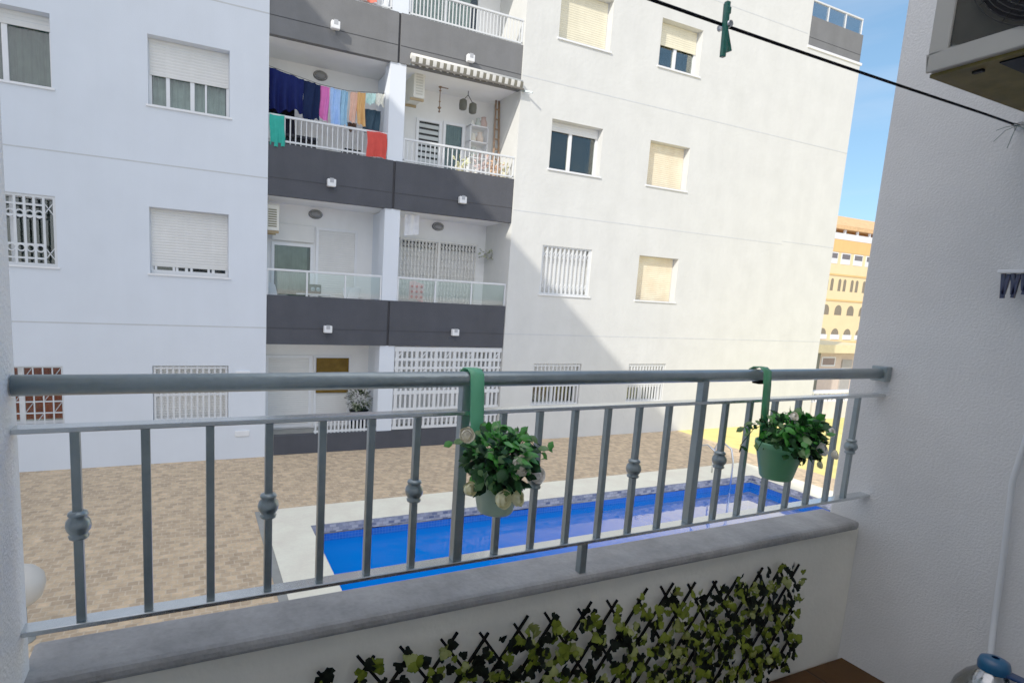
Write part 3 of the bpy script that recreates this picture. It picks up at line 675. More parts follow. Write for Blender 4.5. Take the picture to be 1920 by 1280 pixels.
def chair(x, y, a, label):
    t = thing('plastic_chair', label, 'chair', (x, y, -.85), 'white plastic chairs on the glazed balcony')
    M = Matrix.Rotation(a, 3, 'Z')
    def P(p): q = M @ Vector((p[0], p[1], 0)); return (x + q.x, y + q.y, -.85 + p[2])
    MB().sheet(lambda u, v: P((-.22 + .44 * u, -.22 + .44 * v, .43 - .02 * math.sin(u * 3.14))), 6, 6).build('seat', PVC, t)
    MB().sheet(lambda u, v: P((-.22 + .44 * u, .22 + .12 * v + .05 * math.sin(u * 3.14), .44 + .46 * v + .04 * v * math.sin(u * 3.14))), 8, 6).build('backrest', PVC, t)
    for (sx, sy) in ((-1, -1), (1, -1), (-1, 1), (1, 1)): MB().bar(P((sx * .23, sy * .23, 0)), P((sx * .2, sy * .2, .43)), .04).build('leg', PVC, t)
    for sx in (-1, 1): MB().tube([P((sx * .23, -.2, .43)), P((sx * .25, -.2, .64)), P((sx * .25, .1, .66)), P((sx * .23, .27, .66))], .018, 6).build('armrest', PVC, t)
chair(1.85, 12.75, R(60), 'white plastic chair left of the patio table'); chair(3.1, 12.72, R(-70), 'white plastic chair right of the patio table'); chair(3.5, 12.8, R(20), 'white plastic chair nearest the balcony pillar')
t = MB()
t.sheet(lambda u, v: (4.60 + .36 * u, 12.45 + .03 * math.sin(u * 12), .28 - .42 * v + .03 * math.sin(u * 5)), 16, 8, 0)
for k in range(9): t.lathe((4.66 + .12 * (k % 3), 12.42, .18 - .12 * (k // 3)), [(.001, -.01), (.03, -.005), (.034, 0)], 8, 1, axis='y')
tag(t.build('dress', [F('blush', (.68, .42, .40)), F('crimson', (.5, .06, .06))]), 'white and red patterned dress drying behind the glazed railing', 'dress')
t = MB(); t.sheet(lambda u, v: (4.44 + .34 * u, 12.5 + .03 * math.sin(u * 11), 1.80 - .48 * v + .05 * u * v), 14, 8)
tag(t.build('towel', F('white_towel', (.76, .77, .80))), 'white towel hanging beside the pillar above the folding gate', 'towel')
t = thing('wall_planter', 'dark trailing plant in a wall planter on the right balcony side wall', 'plant', (6.9, 12.9, 1.05))
MB().lathe((6.86, 12.9, 1.0), [(.001, -.02), (.07, 0), (.1, .12), (.001, .12)], 10).build('pot', CONC, t)
b = MB()
for k in range(45):
    a = random.random() * 6.283; d = Vector((math.cos(a) * .16 - .05, math.sin(a) * .16, random.random() * .3 - .12)); b.leaf(Vector((6.84, 12.9, 1.1)) + d * random.random(), d, (0, -1, .5), .08, .04)
b.build('foliage', mat('leaf_wall', (.22, .24, .14), .7, .4, 12), t)
t = thing('large_potted_plant', 'round dark potted shrub on the ground floor balcony by the pillar', 'plant', (3.58, 12.75, -3.3))
MB().lathe((3.58, 12.75, -3.3), [(.001, 0), (.16, 0), (.22, .5), (.24, .52), (.001, .5)], 16).build('pot', BLK, t)
b = MB()
for k in range(420):
    u = Vector((random.gauss(0, 1), random.gauss(0, 1), random.gauss(0, 1))).normalized(); b.leaf(Vector((3.58, 12.75, -2.52)) + u * (.15 + .15 * random.random()), u + Vector((0, 0, .2)), (u.x, u.y, u.z + .5), .08, .045, k % 2)
b.build('foliage', [mat('leaf_dark', (.008, .014, .006), .7, .4, 12, spec=.1), mat('leaf_pale', (.15, .18, .10), .6, .3, 12)], t)

# ------------------------------------------------------------------ beyond the block, right
bw = thing('boundary_wall', 'low pale boundary wall with white balustrade beyond the block', 'wall', (22, 12.4, GZ))
MB().box(18.97, 27, 12.30, 12.50, GZ, -2.95).build('wall', mat('boundary_render', (.66, .61, .55), .85, .1, 2, streak=.1), bw)
b = MB()
for k in range(33): b.lathe((19.15 + .24 * k, 12.4, -2.95), [(.06, 0), (.045, .05), (.075, .14), (.035, .26), (.05, .3)], 8)
b.build('balusters', PVC, bw); MB().box(18.97, 27, 12.28, 12.52, -2.65, -2.57).build('coping', PVC, bw)
MB().box(19.0, 19.3, 12.22, 12.58, GZ, -2.45).build('gate_post', PVC, bw)
po = thing('gatehouse', 'small cream gatehouse with yellow eave beside the orange building', 'building', (26, 16.5, GZ))
MB().box(24.9, 29, 16.0, 19, GZ, -1.55).build('wall', mat('gatehouse_render', (.62, .47, .36), .85, .1), po)
MB().box(24.2, 29.4, 15.4, 19.3, -1.55, -1.20).build('roof', mat('eave_yellow', (.78, .62, .30), .8, .08), po)
MB().box(24.55, 24.85, 15.6, 15.9, GZ, -1.55).build('pillar', mat('pillar_dark', (.10, .10, .07), .8, .1), po)
w_ = MB(); frame(w_, 25.55, 26.5, -2.2, -1.78, 15.96); w_ = w_.build('window', PVC, po); MB().box(25.6, 26.45, 15.97, 15.99, -2.15, -1.83).build('pane', mat('brown_pane', (.16, .10, .08), .3, .2), w_)
MB().box(27.0, 27.7, 15.94, 15.99, -3.3, -1.9).build('door', mat('gate_door', (.3, .28, .25), .6, .1), po)
# orange building
ob = thing('orange_building', 'orange and cream apartment building with arches beyond the gap', 'building', (80, 48, GZ))
ORG = mat('orange_render', (.76, .40, .10), .85, .08, .5, streak=.08); CRM = mat('cream_render', (.80, .58, .26), .85, .06, .5); TERR = mat('terracotta', (.55, .22, .08), .8, .2, 3)
holes = []
X0 = 66.0
def arch_pts(x0, x1, z0, z1, n=8):
    c = (x0 + x1) / 2; r = (x1 - x0) / 2; zs = z1 - r
    return [(x0, z0), (x1, z0)] + [(c + r * math.cos(math.pi * k / n), zs + r * math.sin(math.pi * k / n)) for k in range(n + 1)]
b = MB().box(X0, 104, 48, 62, GZ, 8.4); b.build('wall', CRM, ob)
MB().box(X0 - .05, 104.05, 47.93, 62, 8.4, 10.0).build('wall', ORG, ob)
MB().box(X0, 104, 49.6, 62, 10.0, 12.2).build('wall', ORG, ob)
r_ = MB(); r_.face([(X0 - .4, 47.6, 11.7), (104, 47.6, 11.7), (104, 53, 14.2), (X0 - .4, 53, 14.2)]); r_.face([(X0 - .4, 47.6, 11.7), (X0 - .4, 53, 14.2), (X0 - .4, 53, 11.7)]); r_.box(X0 - .4, 104, 47.6, 53, 11.25, 11.69); r_.build('roof', mat('roof_orange', (.66, .34, .12), .85, .25, 2), ob)
MB().box(X0, 104, 47.9, 48.05, 10.0, 10.75).build('parapet', PVC, ob)
for k in range(14):
    x = X0 + 1.2 + 2.62 * k
    MB().box(x - .12, x + .12, 47.9, 48.1, 10.75, 11.25).build('terrace_post', PVC, ob)
    f = MB().box(x, x + 1.9, 47.96, 47.995, 6.9, 8.3).build('window', PVC, ob)
    MB().box(x + .12, x + 1.78, 47.94, 47.962, 7.55, 8.2).build('pane', mat('far_pane', (.08, .06, .06), .3, .2), f)
    for (z0, z1, ww, off) in ((3.4, 5.0, .62, .15), (3.4, 5.0, .62, 1.2), (.25, 1.6, 1.5, .2), (-2.95, -1.5, 1.6, .15)):
        P_ = arch_pts(x + off, x + off + ww, z0, z1); m_ = MB(); m_.face([(p[0], 47.985, p[1]) for p in P_]); m_.build('arch', mat('far_arch', (.13, .10, .06), .7, .3), ob)
    MB().box(x + .1, x + 1.85, 47.9, 47.98, -2.95, -2.35).build('arch_parapet', PVC, ob)
MB().box(X0, 104, 47.90, 48.0, -3.5, -3.2).build('band', ORG, ob); MB().box(X0, 104, 47.90, 48.0, 5.4, 5.6).box(X0, 104, 47.90, 48.0, 2.1, 2.3).build('band', ORG, ob)

# ------------------------------------------------------------------ the building we stand in
home = thing('balcony_building', 'white stuccoed building whose balcony walls frame the view', 'building', (1.2, 0, GZ))
XL, XR = -.345, 2.725
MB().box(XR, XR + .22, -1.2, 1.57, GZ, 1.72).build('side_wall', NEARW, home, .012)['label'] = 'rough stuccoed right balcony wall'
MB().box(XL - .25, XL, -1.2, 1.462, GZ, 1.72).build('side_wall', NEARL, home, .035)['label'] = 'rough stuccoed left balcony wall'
MB().box(XL, XR, -1.25, -1.0, FZ, 1.72).build('back_wall', CEIL, home)
MB().box(XL - .25, XR + .22, -1.25, .05, 1.72, 1.92).build('ceiling', CEIL, home)
MB().box(XL, XR, 1.37, 1.53, GZ, FZ - .2).build('lower_wall', WHITE_L, home)
# taller wing further left, out of the picture: it shades the courtyard
wg = MB(); e0 = (-9.7 + .33 * -16, -16); e1 = (-9.7 + .33 * 12.0, 12.0); Z1 = 12.0
for (p, q) in (((-34, -16), e0), (e0, e1), (e1, (-34, 12.0)), ((-34, 12.0), (-34, -16))):
    wg.face([(p[0], p[1], GZ), (q[0], q[1], GZ), (q[0], q[1], Z1), (p[0], p[1], Z1)])
wg.face([(-34, -16, Z1), (*e0, Z1), (*e1, Z1), (-34, 12.0, Z1)])
wg.build('wing', WHITE_L, home)
structure('balcony_floor', MB().box(XL, XR, -1.0, 1.42, FZ - .2, FZ), FLOORT)

# parapet with coping
par = thing('parapet', 'low balcony parapet with grey stone coping under the railing', 'parapet', turned(1.2, 1.48, FZ))
b = MB(RA).box(XL - .02, XR + .02, 1.402, 1.535, FZ - .02, -.93); b.build('wall', PARA, par)
b = MB(RA).box(XL + .003, XR - .02, 1.378, 1.548, -.925, -.885); b.build('coping', COPE, par, .014)

# railing
rl = thing('balcony_railing', 'grey metal balcony railing with knuckled balusters in the foreground', 'railing', turned(1.2, 1.40, -.885))
RV = 1.40
MB(RA).tube([(XL + .02, RV, -.2295), (2.735, RV, -.2295)], .0225, 16).build('top_rail', GREYM, rl)
MB(RA).box(XL, 2.745, RV - .021, RV + .021, -.329, -.317).build('mid_rail', FLATM, rl, .002)
MB(RA).box(XL, 2.745, RV - .021, RV + .021, -.778, -.766).build('bottom_rail', FLATM, rl, .002)
us = [-.2185, -.0835, .0515, .186, .318, .448, .579, .7205, .852, .981, 1.114, 1.2455, 1.3775, 1.511, 1.6605, 1.788, 1.918, 2.058, 2.198, 2.330, 2.458, 2.583]
for k, u in enumerate(us):
    if k in (7, 14):
        MB(RA).box(u - .0145, u + .0145, RV - .0145, RV + .0145, -.766, -.245).build('post', GREYM, rl, .002); continue
    o = MB(RA).box(u - .0095, u + .0095, RV - .0095, RV + .0095, -.766, -.329).build('baluster', GREYM, rl, .0015)
    if k % 3 == 0:
        MB(RA).lathe((u, RV, -.543), [(.011, -.034), (.019, -.030), (.021, -.024), (.017, -.020), (.024, -.010), (.026, 0), (.024, .010), (.017, .020), (.021, .024), (.019, .030), (.011, .034)], 12).build('knuckle', GREYM, o)
MB(RA).box(1.178, 1.204, RV - .012, RV + .012, -.884, -.778).build('foot', GREYM, rl, .002)
MB(RA).box(2.70, 2.742, RV - .03, RV + .03, -.262, -.197).build('end_bracket', GREYM, rl, .004)
MB(RA).box(1.93, 1.955, RV - .016, RV + .016, -.262, -.243).build('rail_clip', BLK, rl, .003)

# hanging flower pots
def hang_pot(us_, uc, v, zr, zb, rr, rb, potc, strapc, roses, label, seed, spread):
    rnd = random.Random(seed)
    t = thing('hanging_flower_pot', label, 'flower pot', turned(uc, v, zb), 'flower pots hooked over the balcony railing')
    pm = mat('pot_paint_%d' % seed, potc, .45, .1, 8); sm_ = mat('strap_paint_%d' % seed, strapc, .5, .1, 8)
    MB(RA).lathe((uc, v, zb), [(.001, 0), (rb * .92, 0), (rb, .006), (rr * .93, (zr - zb) * .8), (rr * .97, (zr - zb) * .82), (rr, (zr - zb) * .97), (rr * .985, zr - zb), (rr * .93, zr - zb - .004), (rr * .9, zr - zb - .03), (.001, zr - zb - .03)], 28).build('pot', pm, t)
    w = .021; prof = [(RV + .03, -.25), (RV + .028, -.21), (RV + .012, -.2), (RV - .012, -.2), (RV - .028, -.212), (RV - .033, -.26), (RV - .036, -.34), (v + rr * .7, zr - .02)]
    b = MB(RA); b.sheet(lambda a, c: (us_ - w + 2 * w * a + (uc - us_) * .25 * c, prof[min(int(round(c * 7)), 7)][0], prof[min(int(round(c * 7)), 7)][1]), 2, 7)
    s_ = b.build('strap', sm_, t); so = s_.modifiers.new('thick', 'SOLIDIFY'); so.thickness = .003
    b = MB(RA)
    ctr = Vector((uc - .012 + (spread - 1) * .40, v - .03, zr + .028))
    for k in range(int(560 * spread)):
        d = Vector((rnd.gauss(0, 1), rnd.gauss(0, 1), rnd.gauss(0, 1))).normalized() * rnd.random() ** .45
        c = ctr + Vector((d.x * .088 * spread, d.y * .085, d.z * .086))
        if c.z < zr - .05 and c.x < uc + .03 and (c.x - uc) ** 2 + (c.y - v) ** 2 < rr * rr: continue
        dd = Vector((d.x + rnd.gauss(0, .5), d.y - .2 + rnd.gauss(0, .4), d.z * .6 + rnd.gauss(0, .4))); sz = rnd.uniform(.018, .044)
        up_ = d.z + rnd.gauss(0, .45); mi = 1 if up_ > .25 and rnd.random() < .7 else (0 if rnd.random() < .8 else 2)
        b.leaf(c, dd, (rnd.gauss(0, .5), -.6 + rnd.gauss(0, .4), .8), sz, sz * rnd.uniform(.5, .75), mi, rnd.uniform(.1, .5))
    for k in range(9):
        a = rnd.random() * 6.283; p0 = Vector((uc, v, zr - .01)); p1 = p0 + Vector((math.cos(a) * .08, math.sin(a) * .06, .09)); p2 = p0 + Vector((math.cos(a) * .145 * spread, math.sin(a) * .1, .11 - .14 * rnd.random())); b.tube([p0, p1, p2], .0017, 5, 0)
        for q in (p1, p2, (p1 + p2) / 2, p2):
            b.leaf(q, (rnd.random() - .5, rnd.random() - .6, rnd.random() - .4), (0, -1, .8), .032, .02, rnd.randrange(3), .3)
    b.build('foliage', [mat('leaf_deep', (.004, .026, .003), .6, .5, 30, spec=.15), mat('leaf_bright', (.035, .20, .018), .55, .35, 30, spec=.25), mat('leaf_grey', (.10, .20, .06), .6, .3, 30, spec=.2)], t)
    for (u, vv, z, r, cidx) in roses:
        b = MB(RA); c = Vector((u, vv, z)); ax = Vector((rnd.random() - .5, -1, .35)).normalized()
        e1 = ax.cross(Vector((0, 0, 1))).normalized(); e2 = ax.cross(e1)
        for ringn, (nr, rad, top, flare) in enumerate(((3, .36, .12, .0), (4, .60, .42, .04), (5, .84, .80, .12), (5, 1.0, 1.20, .28))):
            for j in range(nr):
                a0 = 6.283 * j / nr + ringn * .8 + rnd.uniform(-.15, .15); hw = 3.1416 / nr * 1.45; tp = top * rnd.uniform(.85, 1.15)
                def fn(s, h, a0=a0, hw=hw, rad=rad, tp=tp, flare=flare):
                    q = 2 * s - 1; ph = 2.7 + (tp + .30 * q * q - 2.7) * h
                    R_ = r * rad * (1 + flare * h ** 3 + .05 * q)
                    aa = a0 + hw * q
                    return c + (e1 * math.cos(aa) + e2 * math.sin(aa)) * R_ * math.sin(ph) + ax * R_ * math.cos(ph) * .9
                b.sheet(fn, 6, 6)
        for j in range(4):
            a = 1.57 * j + .4; out = e1 * math.cos(a) + e2 * math.sin(a); b.leaf(c - ax * r * .3, out - ax * .2, ax, r * 1.0, r * .4, 1)
        b.build('rose', [mat('rose_petal_%d' % cidx, [(.95, .88, .68), (.95, .91, .84), (.88, .84, .46)][cidx], .8, .06, 40, spec=.1), mat('leaf_deep', (.004, .026, .003))], t)
hang_pot(.735, .775, 1.285, -.448, -.580, .074, .050, (.36, .52, .36), (.08, .42, .18),
         [(0.655, 1.25, -.350, 0.0168, 0), (0.777, 1.18, -.420, 0.0216, 0), (0.734, 1.18, -.505, 0.0200, 2), (0.782, 1.185, -.510, 0.0176, 2), (0.668, 1.24, -.492, 0.0160, 2), (0.867, 1.23, -.468, 0.0192, 1), (0.844, 1.24, -.445, 0.0120, 1)],
         'pale green flower pot with white roses on the railing, left one', 11, 1.0)
hang_pot(1.945, 1.968, 1.30, -.460, -.596, .082, .054, (.09, .30, .13), (.035, .22, .08),
         [(2.035, 1.19, -.463, 0.0195, 1), (2.115, 1.22, -.412, 0.0148, 1), (2.130, 1.2, -.492, 0.0141, 0), (1.900, 1.22, -.345, 0.0124, 0), (2.200, 1.24, -.505, 0.0109, 2), (2.120, 1.24, -.54, 0.0124, 2)],
         'darker green flower pot with sparse blooms hooked near the right wall', 23, 1.12)

# ivy trellis on the parapet
tr_ = thing('ivy_trellis', 'expanding willow trellis with artificial ivy fixed to the parapet', 'trellis', turned(1.3, 1.39, -1.47))
b = MB(RA); TX0, TX1, TT, TB = .27, 2.33, -1.022, -1.475
px = .125; sl = .115 / .16                    # run per rise of the slats
rnd = random.Random(4); nodes = []
k = 0; x = TX0 - .5
while x < TX1 + .6:
    for s_ in (-1, 1):
        xa = x; xb = x + s_ * (TT - TB) * sl; za, zb = TB, TT
        pts_ = []
        for q in range(25):
            f = q / 24; xx = xa + (xb - xa) * f
            lim = TX1 + .015 * math.sin(f * 9)
            if TX0 <= xx <= lim: pts_.append((xx, za + (zb - za) * f))
        if len(pts_) > 2:
            j = rnd.uniform(-.02, .03); a0 = pts_[0]; a1 = pts_[-1]; d = Vector((a1[0] - a0[0], a1[1] - a0[1])).normalized()
            vv = 1.392 if s_ > 0 else 1.384
            b.bar((a0[0] - d.x * .02, vv, a0[1] - d.y * .02), (a1[0] + d.x * (.012 + j), vv + rnd.uniform(-.003, .001), a1[1] + d.y * (.012 + j)), .0085, .006, 0, (0, 1, 0))
            nodes += [(p[0], p[1]) for p in pts_]
    x += px; k += 1
b.build('lattice', mat('dark_willow', (.004, .003, .002), .8, .3, 40, spec=.08), tr_)
b = MB(RA)
for k in range(1350):
    p = rnd.choice(nodes)
    dens = .55 + .45 * min(1, max(0, (p[0] - .3) / 1.2))
    if rnd.random() > dens: continue
    tilt = rnd.random() * 6.283; sz = rnd.uniform(.022, .039)
    c = Vector((p[0] + rnd.gauss(0, .016), 1.372 - rnd.random() * .022, p[1] + rnd.gauss(0, .016))); d = Vector((math.cos(tilt), -.2 - .4 * rnd.random(), math.sin(tilt)))
    nv = Vector((rnd.gauss(0, .35), -1, rnd.gauss(0, .35) + .25)); mi = 0 if rnd.random() < .44 else (1 if rnd.random() < .78 else 2)
    # ivy: three lobes
    b.leaf(c, d, nv, sz, sz * .8, mi, .25)
    r_v = d.cross(nv).normalized()
    b.leaf(c, d * .5 + r_v * .7, nv, sz * .72, sz * .6, mi, .25); b.leaf(c, d * .5 - r_v * .7, nv, sz * .72, sz * .6, mi, .25)
b.build('ivy_leaves', [mat('ivy_shaded', (.003, .005, .002), .7, .4, 30, spec=.08), mat('ivy_olive', (.09, .115, .008), .65, .3, 30, spec=.15), mat('ivy_pale', (.19, .21, .045), .55, .25, 30)], tr_)  # near-black leaves have shadow put into their colour

# air conditioner on the right wall
ac = thing('air_conditioner', 'beige air conditioner outdoor unit high on the right balcony wall', 'air conditioner', (2.4, .75, .757))
AX, AY0, AY1, AZ0, AZ1 = 2.105, .33, 1.13, .757, 1.31
b = MB()
b.box(AX + .012, AX + .36, AY0, AY1, AZ0 + .012, AZ1); b.build('casing', ACM, ac, .012)
b = MB(); fw = .052
b.box(AX, AX + .012, AY0, AY1, AZ1 - fw, AZ1); b.box(AX, AX + .012, AY0, AY1, AZ0 + .012, AZ0 + .012 + fw); b.box(AX, AX + .012, AY1 - fw, AY1, AZ0 + .012 + fw, AZ1 - fw); b.box(AX, AX + .012, AY0, AY0 + .22, AZ0 + .012 + fw, AZ1 - fw)
b.build('front_panel', ACM, ac, .004)
y0, y1, z0, z1 = AY0 + .22, AY1 - fw, AZ0 + .012 + fw, AZ1 - fw; cy_, cz_, cr_ = (y0 + y1) / 2, (z0 + z1) / 2, .225
b = MB(); n = 48
for k in range(n):
    a = 6.283185 * k / n; c = 6.283185 * (k + 1) / n
    def edge(t): 
        ux, uz = math.cos(t), math.sin(t); s = min(((y1 - y0) / 2) / max(abs(ux), 1e-6), ((z1 - z0) / 2) / max(abs(uz), 1e-6)); return (AX + .008, cy_ + ux * s, cz_ + uz * s)
    b.face([edge(a), edge(c), (AX + .006, cy_ + cr_ * math.cos(c), cz_ + cr_ * math.sin(c)), (AX + .006, cy_ + cr_ * math.cos(a), cz_ + cr_ * math.sin(a))])
b.build('fan_shroud', mat('shroud_grey', (.022, .021, .016), .7, .2, spec=.1), ac)
MB().lathe((AX, cy_, cz_), [(cr_, .0065), (cr_, .011), (.001, .0115)], 40, axis='x').build('fan_well', BLK, ac)
b = MB()
for r in [.03 + .0115 * k for k in range(19)]: b.tube([(AX - .004, cy_ + r * math.cos(a * 6.283 / 36), cz_ + r * math.sin(a * 6.283 / 36)) for a in range(37)], .0016, 5, cap=False)
for k in range(16):
    a = 6.283 * k / 16; b.tube([(AX - .003, cy_ + .03 * math.cos(a), cz_ + .03 * math.sin(a)), (AX - .003, cy_ + .235 * math.cos(a + .25), cz_ + .235 * math.sin(a + .25))], .0016, 5)
b.build('fan_grille', GRILL, ac)
b = MB()
for k in range(3):
    a0 = 2.094 * k
    b.sheet(lambda u, v: (AX + .004 + .004 * v, cy_ + (.05 + .16 * u) * math.cos(a0 + v * 1.1), cz_ + (.05 + .16 * u) * math.sin(a0 + v * 1.1)), 4, 6)
b.build('fan_blades', mat('fan_dark', (.006, .006, .006), .7, .1, spec=.05), ac)
b = MB().box(AX + .02, XR - .004, AY0 + .01, AY1 - .004, AZ0 + .002, AZ0 + .012); b.build('base_pan', ACU, ac)
MB().box(AX + .045, AX + .30, .56, AY1 - .165, AZ0 - .003, AZ0 + .001).build('drain_slot', BLK, ac)
for y in (.42, .50):
    MB().box(AX + .0, XR, y - .02, y + .02, AZ0 - .028, AZ0 - .004).build('bracket', ACU, ac)
MB().box(AX + .06, AX + .075, 1.01, 1.035, AZ0 - .006, AZ0 + .001).build('screw', BLK, ac)

# clothesline with peg
cp = [(XL, 1.13, .735)] + [(XL + (XR - XL) * k / 12, 1.13, .735 - .02 * k / 12 - .012 * math.sin(math.pi * k / 12)) for k in range(1, 12)] + [(XR, 1.13, .712)]
t = thing('clothesline', 'taut black clothesline crossing from the right balcony wall', 'clothesline', (XR, 1.13, .712))
MB().tube(cp, .0043, 7).build('rope', BLK, t)
MB().lathe((XR, 1.13, .712), [(.016, -.001), (.016, -.006), (.006, -.012), (.006, -.05), (.001, -.05)], 10, axis='x').build('eye_screw', STEEL, t)
b = MB()
for (dy, dz, dx) in ((-.05, -.06, -.05), (.03, -.05, -.07), (-.02, -.085, -.09), (.015, -.02, -.1)): b.tube([(XR - .03, 1.125, .71), (XR - .03 + dx * .5, 1.125 + dy * .6, .705 + dz * .3), (XR - .03 + dx, 1.125 + dy, .70 + dz)], .0014, 5)
b.build('frayed_ends', mat('frayed_green', (.12, .18, .15), .8, .3), t)
pg = thing('clothes_peg', 'dark green clothes peg clipped on the black clothesline', 'clothes peg', (1.235, 1.13, .70))
PG = mat('green_plastic', (.006, .095, .06), .4, .15, 30)
b = MB().bar((1.226, 1.122, .764), (1.230, 1.122, .634), .013, .011, 0, (0, 1, 0)).box(1.2215, 1.2365, 1.116, 1.128, .735, .752); b.build('jaw', PG, pg, .002)
b = MB().bar((1.241, 1.138, .770), (1.243, 1.138, .715), .013, .011, 0, (0, 1, 0)).bar((1.243, 1.138, .716), (1.268, 1.138, .660), .012, .011, 0, (0, 1, 0)); b.build('jaw', PG, pg, .002)
MB().tube([(1.235, 1.112 + .0, .712), (1.235, 1.148, .712)], .008, 10).build('spring', STEEL, pg)

# peg hanger on the right wall
ph_ = thing('peg_hanger', 'white wall hook holding navy clothes pegs at the right edge', 'peg hanger', (XR, 1.05, .17))
MB().box(XR - .085, XR, .93, 1.085, .186, .198).build('bar', PVC, ph_, .003)
for k in range(5):
    y = 1.075 - .027 * k; o = MB()
    o.bar((XR - .06, y, .186), (XR - .06, y - .008, .098 + .014 * (k % 3)), .011, .012, 0, (1, 0, 0)).bar((XR - .06, y - .016, .184), (XR - .06, y - .009, .10 + .012 * ((k + 1) % 2)), .010, .012, 0, (1, 0, 0)); o.build('peg', mat('navy_plastic', (.008, .010, .04), .4, .1), ph_)

# condensate hose and water jug
hz = [(2.56, .72, .775), (2.63, .76, .66), (2.698, .86, .45), (2.70, .90, .15), (2.70, .925, -.15), (2.70, .945, -.41), (2.70, .957, -.55), (2.70, .95, -.68), (2.70, .94, -.85), (2.70, .935, -1.0), (2.685, .925, -1.1), (2.65, .905, -1.2), (2.63, .893, -1.27)]
tag(MB().tube(hz, .0095, 10).build('drain_hose', mat('white_hose', (.62, .64, .65), .5, .06)), 'white drain hose running down the right wall into the jug', 'hose')
jg = thing('water_jug', 'clear plastic water jug with blue lid on the balcony floor', 'jug', (2.60, .875, FZ))
jm = glass_mat('jug_plastic', (.80, .87, .90), 1.2, .12)
JZ = 1.13
MB().lathe((2.60, .875, FZ), [(r * 1.08, z * JZ) for r, z in [(.001, .004), (.085, .004), (.094, .02), (.094, .09), (.088, .10), (.088, .115), (.094, .125), (.094, .20), (.088, .23), (.066, .268), (.042, .292), (.032, .30), (.032, .315)]], 28).build('bottle', jm, jg)
MB().lathe((2.60, .875, FZ), [(r * 1.07, z * JZ) for r, z in [(.001, .006), (.083, .006), (.0915, .02), (.0915, .11), (.001, .11)]], 24).build('water', glass_mat('jug_water', (.86, .93, .95), .3), jg)
MB().lathe((2.60, .875, FZ), [(.044, .337), (.045, .358), (.040, .376), (.024, .384), (.011, .385)], 20).build('lid', mat('blue_lid', (.004, .05, .13), .4, .1), jg)
MB().box(2.583, 2.627, .755, .842, FZ + .338, FZ + .350).build('lid_tab', mat('navy_lid', (.003, .018, .07), .4, .1), jg, .004)

# ------------------------------------------------------------------ camera
f_px, cx0, cy0 = 1055.0, 828.0, 700.0
yaw, pit, rol = R(24.0), R(-7.85), R(3.08)
fw = Vector((math.sin(yaw) * math.cos(pit), math.cos(yaw) * math.cos(pit), math.sin(pit)))
rt = Vector((math.cos(yaw), -math.sin(yaw), 0)); up = rt.cross(fw)
rt2 = rt * math.cos(rol) + up * math.sin(rol); up2 = -rt * math.sin(rol) + up * math.cos(rol)
cam = bpy.data.cameras.new('camera'); co = bpy.data.objects.new('camera', cam); COL.objects.link(co)
co.matrix_world = Matrix((rt2, up2, -fw)).transposed().to_4x4()
cam.sensor_fit = 'HORIZONTAL'; cam.sensor_width = 36; cam.lens = f_px / 1920 * 36
cam.shift_x = (960 - cx0) / 1920; cam.shift_y = (cy0 - 640) / 1920
cam.clip_start = .02; cam.clip_end = 3000
scene.camera = co

# ------------------------------------------------------------------ daylight
SUN = Vector((-1.9, -1.0, 1.30)).normalized()
el = math.asin(SUN.z); az = math.atan2(SUN.x, SUN.y)
wd = bpy.data.worlds.new('World'); scene.world = wd; wd.use_nodes = True
N = wd.node_tree.nodes; L = wd.node_tree.links
sk = N.new('ShaderNodeTexSky'); sk.sky_type = 'NISHITA'; sk.sun_disc = False; sk.sun_elevation = el; sk.sun_rotation = az % (2 * math.pi)
sk.air_density = 1.0; sk.dust_density = 0.7; sk.ozone_density = 1.2
tc = N.new('ShaderNodeTexCoord'); mp = N.new('ShaderNodeMapping'); mp.inputs['Scale'].default_value = (1.5, 1.5, 9)
no = N.new('ShaderNodeTexNoise'); no.inputs['Scale'].default_value = 2.2; no.inputs['Detail'].default_value = 5
rp = N.new('ShaderNodeValToRGB'); rp.color_ramp.elements[0].position = .45; rp.color_ramp.elements[0].color = (0, 0, 0, 1); rp.color_ramp.elements[1].position = .75; rp.color_ramp.elements[1].color = (.22, .22, .22, 1)
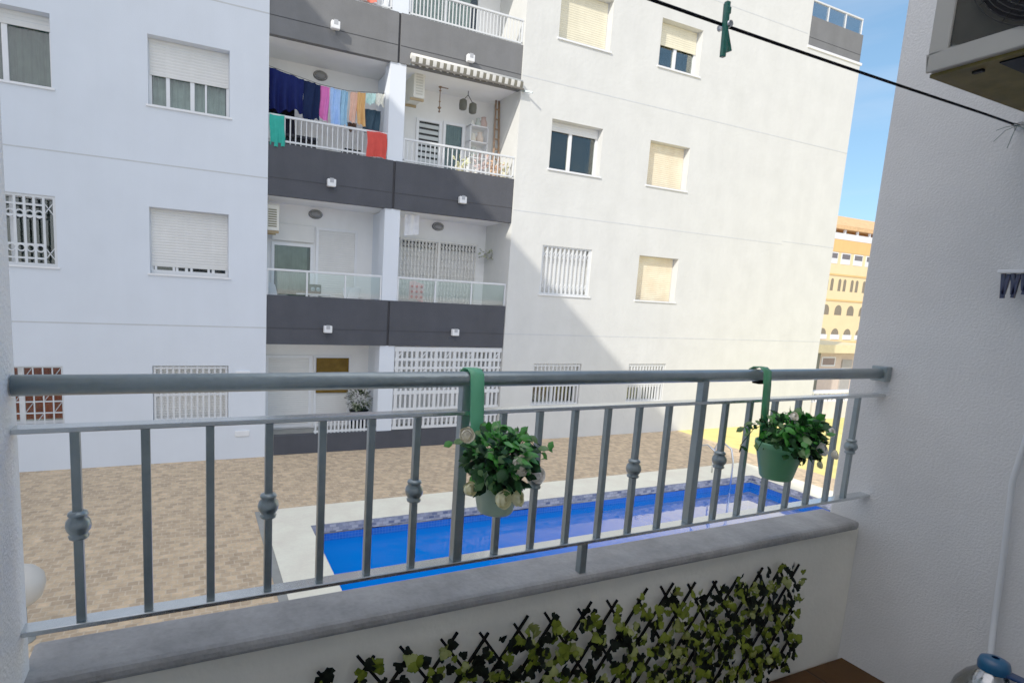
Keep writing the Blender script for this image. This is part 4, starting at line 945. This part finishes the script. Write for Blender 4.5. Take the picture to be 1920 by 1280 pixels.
mx = N.new('ShaderNodeMix'); mx.data_type = 'RGBA'
L.new(tc.outputs['Generated'], mp.inputs['Vector']); L.new(mp.outputs['Vector'], no.inputs['Vector']); L.new(no.outputs['Fac'], rp.inputs['Fac'])
L.new(rp.outputs['Color'], mx.inputs['Factor']); tn = N.new('ShaderNodeMix'); tn.data_type = 'RGBA'; tn.blend_type = 'MULTIPLY'; tn.inputs['Factor'].default_value = 1; tn.inputs['B'].default_value = (.50, .78, 1.0, 1)
L.new(sk.outputs['Color'], tn.inputs['A']); L.new(tn.outputs['Result'], mx.inputs['A']); mx.inputs['B'].default_value = (5.0, 6.2, 7.5, 1)
# pale haze added on the unseen sunward sky to brighten the shade
vm = N.new('ShaderNodeVectorMath'); vm.operation = 'DOT_PRODUCT'; vm.inputs[1].default_value = SUN
L.new(tc.outputs['Generated'], vm.inputs[0])
mr = N.new('ShaderNodeMapRange'); mr.interpolation_type = 'SMOOTHSTEP'; mr.inputs['From Min'].default_value = .05; mr.inputs['From Max'].default_value = .95; mr.inputs['To Max'].default_value = .75
L.new(vm.outputs['Value'], mr.inputs['Value'])
m2 = N.new('ShaderNodeMix'); m2.data_type = 'RGBA'; L.new(mr.outputs['Result'], m2.inputs['Factor']); L.new(mx.outputs['Result'], m2.inputs['A']); m2.inputs['B'].default_value = (14.5, 14.3, 15.2, 1)
L.new(m2.outputs['Result'], N['Background'].inputs['Color']); N['Background'].inputs['Strength'].default_value = SKY = 0.15
sl_ = bpy.data.lights.new('sun', 'SUN'); sl_.energy = 4.9; sl_.angle = R(.5); sl_.color = (1.0, .95, .86)
so_ = bpy.data.objects.new('sun', sl_); COL.objects.link(so_); so_.rotation_euler = (-SUN).to_track_quat('-Z', 'Y').to_euler()

scene.view_settings.view_transform = 'Standard'; scene.view_settings.look = 'None'; scene.view_settings.exposure = 0; scene.view_settings.gamma = 1.6
scene.cycles.max_bounces = 10; scene.cycles.diffuse_bounces = 6; scene.cycles.transparent_max_bounces = 12
scene.cycles.use_denoising = True
